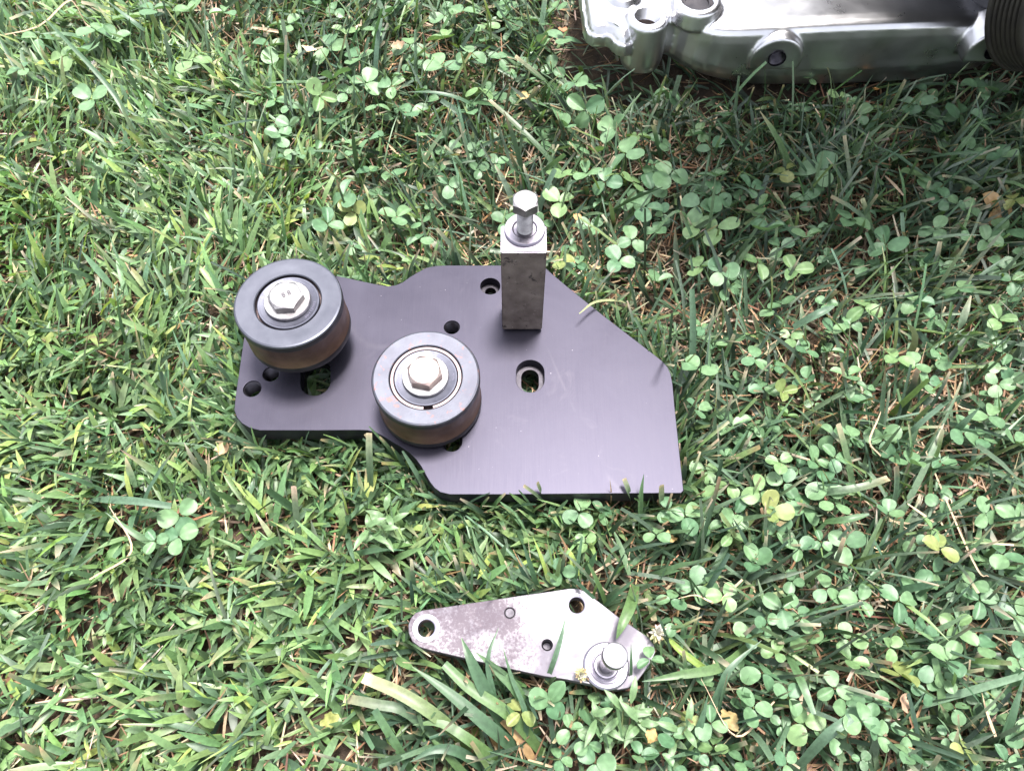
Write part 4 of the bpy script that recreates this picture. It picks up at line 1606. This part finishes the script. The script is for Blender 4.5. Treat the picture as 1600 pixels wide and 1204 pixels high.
def build_blades():
    grp = 'single blades that stand out of the lawn'
    data = [
        ([(1180, 1000, 20), (1130, 1040, 40), (1060, 1054, 48), (1003, 1064, 47)], 6.0, POINT, GY, G3, 'long pale blade lying flat with its tip on the bracket end'),
        ([(1070, 1180, 5), (1120, 1090, 40), (1140, 1045, 52), (1190, 1000, 52)], 5.0, POINT, G2, G3, 'broad bent blade rising beside the long pale blade at the bracket end'),
        ([(853, 1066, 30), (866, 1030, 50), (878, 990, 58), (884, 962, 58)], 3.0, POINT, G3, G3, 'upright blade crossing the bracket between threaded hole and pin'),
        ([(985, 1075, 20), (986, 1040, 50), (986, 1004, 62)], 2.0, POINT, G2, G1, 'thin dark blade standing just past the bracket pin'),
        ([(992, 915, 25), (985, 945, 48), (972, 975, 52), (963, 998, 48)], 7.0, POINT, GY, G1, 'wide bright blade hanging over the upper edge of the bracket'),
        ([(578, 800, 3), (579, 745, 40), (577, 708, 58), (577, 676, 66)], 4.6, BLUNT, G2, TIP, 'upright cut blade standing in the curved notch of the plate'),
        ([(988, 800, 5), (983, 770, 45), (975, 747, 54)], 3.4, BLUNT, G2, TIP, 'stubby dark blade leaning over the long plate edge'),
        ([(1000, 840, 5), (1001, 780, 45), (1006, 740, 62)], 3.4, POINT, G1, G2, 'tall narrow blade rising in front of the long plate edge'),
        ([(1033, 815, 5), (1033, 785, 40), (1033, 757, 56)], 4.2, BLUNT, G2, TIP, 'blunt blade standing near the square plate corner'),
        ([(852, 785, 20), (845, 768, 46), (839, 753, 56)], 2.8, BLUNT, G2, TIP, 'short dark cut blade poking over the plate edge under the slot'),
        ([(862, 800, 12), (840, 775, 44), (818, 758, 56)], 2.4, BLUNT, G2, TIP, 'thin slanting blade poking over the plate edge next to a cut one'),
        ([(952, 800, 10), (955, 775, 40), (953, 748, 58)], 1.2, POINT, (0.25, 0.16, 0.09), TIP, 'thin reddish dry stalk against the long plate edge'),
        ([(1281, 306, 5), (1255, 262, 40), (1210, 203, 62)], 4.6, POINT, G2, G1, 'dark blade slanting up beside the yellow clover in the engine shade'),
        ([(1331, 345, 3), (1328, 280, 45), (1319, 212, 68)], 3.6, BLUNT, G2, TIP, 'tall cut blade standing upright in the engine shade'),
        ([(1480, 300, 15), (1435, 268, 45), (1395, 240, 55), (1364, 228, 52)], 5.0, POINT, G2, G3, 'wide blade arching left in the shade below the engine cover'),
        ([(1556, 315, 20), (1530, 292, 45), (1505, 280, 50), (1472, 276, 48)], 4.8, BLUNT, G3, TIP, 'pale blade lying across dark clovers by the right border'),
        ([(1466, 280, 8), (1500, 232, 45), (1540, 182, 66)], 4.4, POINT, G1, G1, 'green blade slanting to the right under the ribbed pulley'),
        ([(1240, 512, 30), (1275, 492, 46), (1303, 478, 48)], 6.0, [.9, 1, 1, .9, .3], G3, G3, 'wide pale blade lying flat in the open long grass'),
        ([(1413, 415, 5), (1411, 370, 45), (1409, 332, 60)], 3.2, BLUNT, G3, G3, 'pale narrow blade standing upright at the edge of the shade'),
        ([(1488, 545, 15), (1502, 505, 45), (1517, 462, 56)], 6.2, [.9, 1, 1, .8, .2], G3, TIP, 'wide greyish blade leaning right by the right border'),
        ([(1395, 702, 15), (1430, 668, 46), (1473, 632, 62)], 3.6, BLUNT, G3, G3, 'straight pale blade slanting over the clover patch right of the plate'),
        ([(1462, 702, 8), (1498, 668, 46), (1532, 635, 62)], 5.2, POINT, G2, G2, 'dark broad blade slanting beside the straight pale one'),
        ([(1257, 774, 30), (1300, 768, 48), (1350, 760, 54), (1388, 747, 54)], 5.4, BLUNT, G2, TIP, 'dark broad blade lying across the clovers right of the plate corner'),
        ([(1280, 816, 32), (1320, 812, 48), (1358, 803, 50)], 4.6, [.2, 1, 1, .9, .3], G1, G3, 'pale blade lying below the dark broad one in the clovers'),
        ([(775, 200, 12), (730, 160, 45), (680, 145, 54), (636, 144, 50)], 4.2, POINT, G2, G3, 'blue-green blade arching over the clover beyond the plate'),
        ([(890, 295, 8), (850, 240, 42), (800, 190, 56), (764, 157, 60)], 5.4, BLUNT, G2, TIP, 'long wide blade slanting up left behind the post bolt'),
        ([(893, 165, 8), (850, 125, 45), (805, 88, 62)], 5.0, BLUNT, G2, TIP, 'wide dark blade slanting in the grass left of the engine cover'),
        ([(508, 127, 30), (460, 128, 46), (418, 129, 46)], 3.8, [.6, 1, .9, .7, .05], G1, G3, 'blade lying level across the clover in the far turf'),
        ([(92, 912, 10), (118, 860, 40), (145, 818, 48)], 4.6, POINT, G3, G3, 'pale blade slanting in the turf left of the plate'),
        ([(268, 862, 18), (215, 836, 34), (165, 800, 40)], 4.6, POINT, G1, G3, 'long blade slanting over a bare patch left of the plate'),
        ([(140, 780, 24), (205, 782, 42), (268, 790, 42)], 5.2, [.3, 1, 1, .9, .8], G3, G3, 'wide bluish blade lying level over bare straw left of the plate'),
        ([(240, 265, 5), (180, 150, 40), (100, 60, 60), (60, 20, 60)], 4.4, POINT, G2, G1, 'long dark blade slanting through the far left corner'),
        ([(260, 75, 12), (215, 40, 44), (165, 0, 56)], 5.6, POINT, G3, G3, 'wide blue-green blade at the far left border of the picture'),
        ([(1100, 380, 20), (1060, 330, 42), (1015, 375, 30)], 3.6, POINT, G1, G1, 'blade bent over in the clover above the slanted plate edge'),
        ([(905, 490, 58), (930, 472, 54), (965, 470, 42), (985, 478, 25)], 2.4, [.3, .8, 1, 1, .9], (0.25, 0.27, 0.14), G3, 'pale dried blade hooked over the slanted edge of the plate'),
        ([(1058, 1190, 8), (1090, 1140, 40), (1106, 1085, 52)], 5.0, POINT, G2, G2, 'dark blade standing in front of the small clover by the bracket end'),
        ([(1240, 1204, 10), (1290, 1150, 44), (1330, 1120, 50)], 6.0, BLUNT, G3, G3, 'wide pale blade slanting at the near edge right of the bracket'),
        ([(1545, 1204, 10), (1575, 1130, 46), (1602, 1050, 60)], 6.5, POINT, G2, G2, 'broad dark blade crossing the near right corner'),
        ([(1225, 1010, 20), (1250, 1060, 46), (1272, 1115, 48)], 5.4, [.5, 1, 1, .8, .5], G1, G3, 'long bent blade running down through the near clover patch'),
        ([(1180, 660, 8), (1196, 700, 40), (1215, 740, 40)], 3.0, POINT, G2, G1, 'narrow blade slanting through the clovers beside the upright plate edge'),
    ]
    for pts, w, prof, c0, c1, lab in data:
        o = ribbon_path(B(pts), w / 1000, prof, c0, c1, random.uniform(0.1, 0.4), random.uniform(-.4, .4))
        tag(o, lab, 'grass blade', grp)
    # the broad tuft below the bracket
    base = W(815, 1200, 0)
    t = empty('grass_tuft', base)
    tag(t, 'coarse tuft of broad blades fanning out under the lower edge of the bracket', 'grass tuft')
    tuft = [([(812, 1165, 4), (770, 1100, 40), (738, 1035, 58), (721, 996, 60)], 8.0, POINT, G2, G1),
            ([(840, 1150, 4), (812, 1085, 40), (775, 1045, 50), (744, 1019, 54)], 6.4, POINT, G1, G1),
            ([(760, 1190, 4), (690, 1125, 40), (630, 1085, 48), (568, 1058, 46)], 7.4, BLUNT, GY, (0.52, 0.38, 0.28)),
            ([(825, 1185, 4), (770, 1140, 38), (705, 1085, 48), (644, 1041, 50)], 7.8, POINT, G2, GY),
            ([(720, 1190, 4), (640, 1115, 36), (590, 1100, 40), (538, 1090, 38)], 5.8, BLUNT, G2, TIP),
            ([(650, 1215, 4), (620, 1165, 38), (585, 1108, 54)], 4.8, BLUNT, G1, G2),
            ([(800, 1205, 4), (740, 1160, 38), (690, 1130, 42), (645, 1132, 40)], 6.0, POINT, GY, G1),
            ([(790, 1170, 4), (772, 1090, 42), (762, 1030, 56), (779, 980, 58)], 3.6, POINT, G2, G2),
            ([(850, 1180, 4), (800, 1120, 40), (735, 1075, 48), (694, 1037, 50)], 7.0, [.7, 1, 1, .9, .7], GY, G1),
            ([(790, 1190, 4), (760, 1130, 30), (720, 1095, 36), (690, 1075, 34)], 5.0, POINT, (0.30, 0.18, 0.08), (0.38, 0.26, 0.15)),
            ([(815, 1190, 4), (822, 1120, 38), (800, 1060, 50), (786, 1012, 56)], 3.2, POINT, G2, G1),
            ([(770, 1210, 4), (720, 1175, 30), (680, 1170, 36), (640, 1190, 34)], 6.0, POINT, G2, G3),
            ([(840, 1200, 4), (810, 1150, 25), (780, 1120, 28), (750, 1100, 26)], 5.5, POINT, (0.34, 0.22, 0.11), (0.25, 0.13, 0.06))]
    for pts, w, prof, c0, c1 in tuft:
        o = ribbon_path([p - base for p in B(pts)], w / 1000, prof, c0, c1, random.uniform(0.1, 0.35), random.uniform(-.3, .3), 'blade', None, t)
    # dry stalks
    for pts, w, lab in (([(-10, 58, 30), (60, 42, 42), (100, 6, 48), (116, 4, 46), (135, 40, 30)], 1.8, 'bent pale dry stalk in the far left corner'),
                        ([(395, 44, 36), (425, 48, 40), (452, 53, 36)], 3.0, 'thick brown twig lying in the far turf'),
                        ([(1210, 1095, 40), (1150, 1150, 42), (1095, 1060, 46)], 1.2, 'kinked straw by the small clover at the bracket end'),
                        ([(1376, 712, 36), (1358, 690, 44), (1371, 655, 46), (1380, 632, 30)], 1.6, 'curved brown stalk in the clover right of the plate'),
                        ([(1160, 905, 36), (1120, 940, 42), (1088, 930, 44), (1060, 935, 40)], 1.6, 'dry straw lying near the plate corner clovers'),
                        ([(1440, 690, 20), (1520, 875, 44), (1545, 900, 40)], 1.1, 'long bleached straw near the right border'),
                        ([(1555, 1150, 40), (1540, 1110, 44), (1532, 1075, 40)], 2.2, 'pink-tan straw in the near right corner'),
                        ([(1382, 275, 30), (1398, 290, 40), (1412, 305, 38)], 2.2, 'short bleached straw lying in the engine shade'),
                        ([(140, 905, 30), (205, 860, 38), (170, 790, 42)], 1.4, 'brown straw across the bare patch in the turf')):
        tag(ribbon_path(B(pts), w / 1000, [.8, 1, 1, .8, .5], (0.38, 0.28, 0.19), (0.45, 0.33, 0.24), 0.5, 1.0, 'dry_stalk', M['straw']), lab, 'dry stalk', 'dry stalks lying on the grass')
    # green runner near the flower
    tag(ribbon_path(B([(1045, 998, 38), (1062, 1016, 42), (1088, 1036, 40), (1102, 1046, 34)]), 0.0042, [.5, .9, 1, 1, .9], (0.20, 0.28, 0.07), (0.17, 0.24, 0.07), 0.7, 0, 'clover_runner'),
        'thick bright green runner beside the fallen clover flower', 'runner')


build_blades()


def flower(px, py, z, lean, label, scale=1.0, wilt=0.5):
    c = W(px, py, z)
    root = Vector((c.x + 0.012, c.y - 0.012, 0))
    o = empty('clover_flower', root)
    tag(o, label, 'flower', 'white clover flowers')
    L = c - root
    link('stem', stem_mesh(Vector((0, 0, 0)), L, 0.0008, 0.003), None, o)
    cols = {}
    for nm, col in (('w', (0.52, 0.49, 0.50)), ('y', (0.44, 0.42, 0.24)), ('b', (0.34, 0.25, 0.16))):
        bm = bmesh.new()
        for i in range(7):
            s = i / 6
            w = 0.0013 * math.sin(math.pi * min(1, .12 + .88 * s)) + 0.00025
            for t in (-1, 0, 1):
                bm.verts.new((t * w, s * 0.0072, abs(t) * w * 0.8 + 0.0016 * s * s))
        bm.verts.ensure_lookup_table()
        for i in range(6):
            for j in range(2):
                a = i * 3 + j
                bm.faces.new([bm.verts[k] for k in (a, a + 1, a + 4, a + 3)])
        me = bpy.data.meshes.new('petal')
        bm.to_mesh(me)
        bm.free()
        at = me.attributes.new('tint', 'FLOAT_COLOR', 'POINT')
        at.data.foreach_set('color', np.array([(*col, 1)] * len(me.vertices), np.float32).ravel())
        me.materials.append(M['petal'])
        me.polygons.foreach_set('use_smooth', [True] * len(me.polygons))
        cols[nm] = me
    for k in range(38):
        up = k / 37
        nm = 'w' if up > wilt else ('y' if random.random() < 0.6 else 'b')
        p = bpy.data.objects.new('petal', cols[nm])
        COL.objects.link(p)
        p.parent = o
        el = R(75 - 150 * (1 - up)) if wilt > 0.1 else R(random.uniform(-20, 80))
        s = scale * random.uniform(0.8, 1.15)
        p.matrix_local = Matrix.Translation(L) @ lean @ Matrix.Rotation(k * 2.4, 4, 'Z') @ Matrix.Rotation(el, 4, 'X') @ Matrix.Diagonal((s, s, s, 1))


flower(1028, 990, 0.048, Matrix.Rotation(R(-35), 4, 'X'), 'half-wilted white clover flower at the far tip of the silver bracket', 0.75, 0.45)
flower(908, 1052, 0.049, Matrix.Rotation(R(20), 4, 'X'), 'yellowish clover flower on the lower edge of the silver bracket', 0.62, 0.75)
flower(149, 106, 0.036, Matrix.Rotation(R(-20), 4, 'X'), 'small white clover flower in the far left corner', 0.8, 0.3)


def dry_leaf(px, py, z, size, col, label, seed):
    r = random.Random(seed)
    n = 9
    V, C, Fc = [], [], []
    for i in range(n):
        for j in range(n):
            u, v = i / (n - 1) * 2 - 1, j / (n - 1) * 2 - 1
            k = 1.0 - 0.25 * (u * u * v * v) + 0.14 * r.uniform(-1, 1) * (abs(u) == 1 or abs(v) == 1)
            x, y = u * math.sqrt(1 - v * v / 2) * k, v * math.sqrt(1 - u * u / 2) * k * 0.72
            V.append((x * size / 2, y * size / 2, size * (0.16 * (x * x + 1.5 * y * y) + 0.06 * math.sin(5 * x + seed) + 0.03 * r.uniform(-1, 1))))
            m = r.uniform(0.8, 1.2)
            C.append((col[0] * m, col[1] * m, col[2] * m, 1))
    for i in range(n - 1):
        for j in range(n - 1):
            a = i * n + j
            Fc.append((a, a + 1, a + n + 1, a + n))
    me = bpy.data.meshes.new('dry_leaf')
    me.from_pydata(V, [], Fc)
    at = me.attributes.new('tint', 'FLOAT_COLOR', 'POINT')
    at.data.foreach_set('color', np.array(C, np.float32).ravel())
    o = link('dry_leaf', me, M['straw'], None, W(px, py, z), True)
    o.rotation_euler = (R(r.uniform(-30, 30)), R(r.uniform(-25, 25)), r.uniform(0, 6.28))
    tag(o, label, 'dead leaf', 'dead leaves caught in the grass')


for i, a in enumerate(((902, 340, 0.040, 0.014, (0.34, 0.20, 0.09), 'orange dead leaf just right of the post bolt'),
                       (880, 48, 0.044, 0.018, (0.24, 0.12, 0.06), 'dark orange shrivelled leaf beside the engine cover lug'),
                       (818, 150, 0.042, 0.018, (0.30, 0.23, 0.10), 'ochre dead leaf in the grass behind the post'),
                       (562, 42, 0.044, 0.016, (0.36, 0.28, 0.20), 'greyish brown flat leaf in the far clover'),
                       (622, 72, 0.040, 0.020, (0.30, 0.20, 0.13), 'tan broad dead leaf in the far clover'),
                       (482, 78, 0.044, 0.020, (0.50, 0.40, 0.26), 'pale crumpled leaf beside the big far clover'),
                       (517, 1124, 0.030, 0.018, (0.16, 0.17, 0.05), 'curled mustard-yellow leaf down in the near turf'),
                       (1044, 840, 0.036, 0.018, (0.34, 0.23, 0.10), 'crumpled brown leaf between plate corner and bracket'),
                       (1345, 1005, 0.036, 0.020, (0.15, 0.08, 0.05), 'dark brown dead leaf in the clover right of the bracket'),
                       (1412, 1098, 0.040, 0.016, (0.28, 0.19, 0.13), 'pinkish dead leaf beside the near clovers'),
                       (1140, 1125, 0.036, 0.020, (0.24, 0.18, 0.08), 'torn ochre leaf at the near edge below the bracket end'),
                       (1368, 140, 0.028, 0.013, (0.40, 0.20, 0.07), 'small orange leaf tucked right under the engine cover'),
                       (1018, 1150, 0.042, 0.015, (0.30, 0.19, 0.08), 'orange-tipped leaf among the narrow-leaved weed'),
                       (350, 700, 0.032, 0.020, (0.33, 0.22, 0.13), 'tan curled leaf in the turf below the rounded plate corner'),
                       (930, 418, 0.036, 0.012, (0.32, 0.22, 0.12), 'small tan leaf near the slanted plate edge'))):
    dry_leaf(*a[:3], a[3] * 0.66, *a[4:], i)


def weed(px, py, label):
    """narrow-leaved sprig: stem with alternate lance leaves"""
    c = W(px, py, 0)
    o = empty('weed_sprig', c)
    tag(o, label, 'weed', 'narrow-leaved weeds')
    for st in range(3):
        d = Vector((random.uniform(-.016, .016), random.uniform(0.004, .024), random.uniform(.040, .055)))
        base = Vector((random.uniform(-.006, .006), random.uniform(-.004, .004), 0))
        link('stem', stem_mesh(base, d, 0.0006, 0.003), None, o)
        for k in range(9):
            s = 0.35 + 0.65 * k / 8
            p = base + (d - base) * s
            a = k * 2.4 + st
            l = random.uniform(0.010, 0.017)
            q = p + Vector((math.cos(a) * l, math.sin(a) * l, l * 0.25))
            m = (p + q) / 2 + Vector((0, 0, 0.002))
            ribbon_path([p, m, q], 0.0042, [.2, .9, 1, .7, .05], (0.10, 0.17, 0.075), (0.12, 0.19, 0.08), 0.2, 0, 'leaf', M['grass'], o)


weed(952, 1165, 'narrow-leaved weed sprig just below the bracket pin')
weed(1012, 1175, 'second narrow-leaved sprig, beside the orange-tipped leaf')
weed(612, 875, 'narrow-leaved sprig in the turf between the plate and the left end of the bracket')
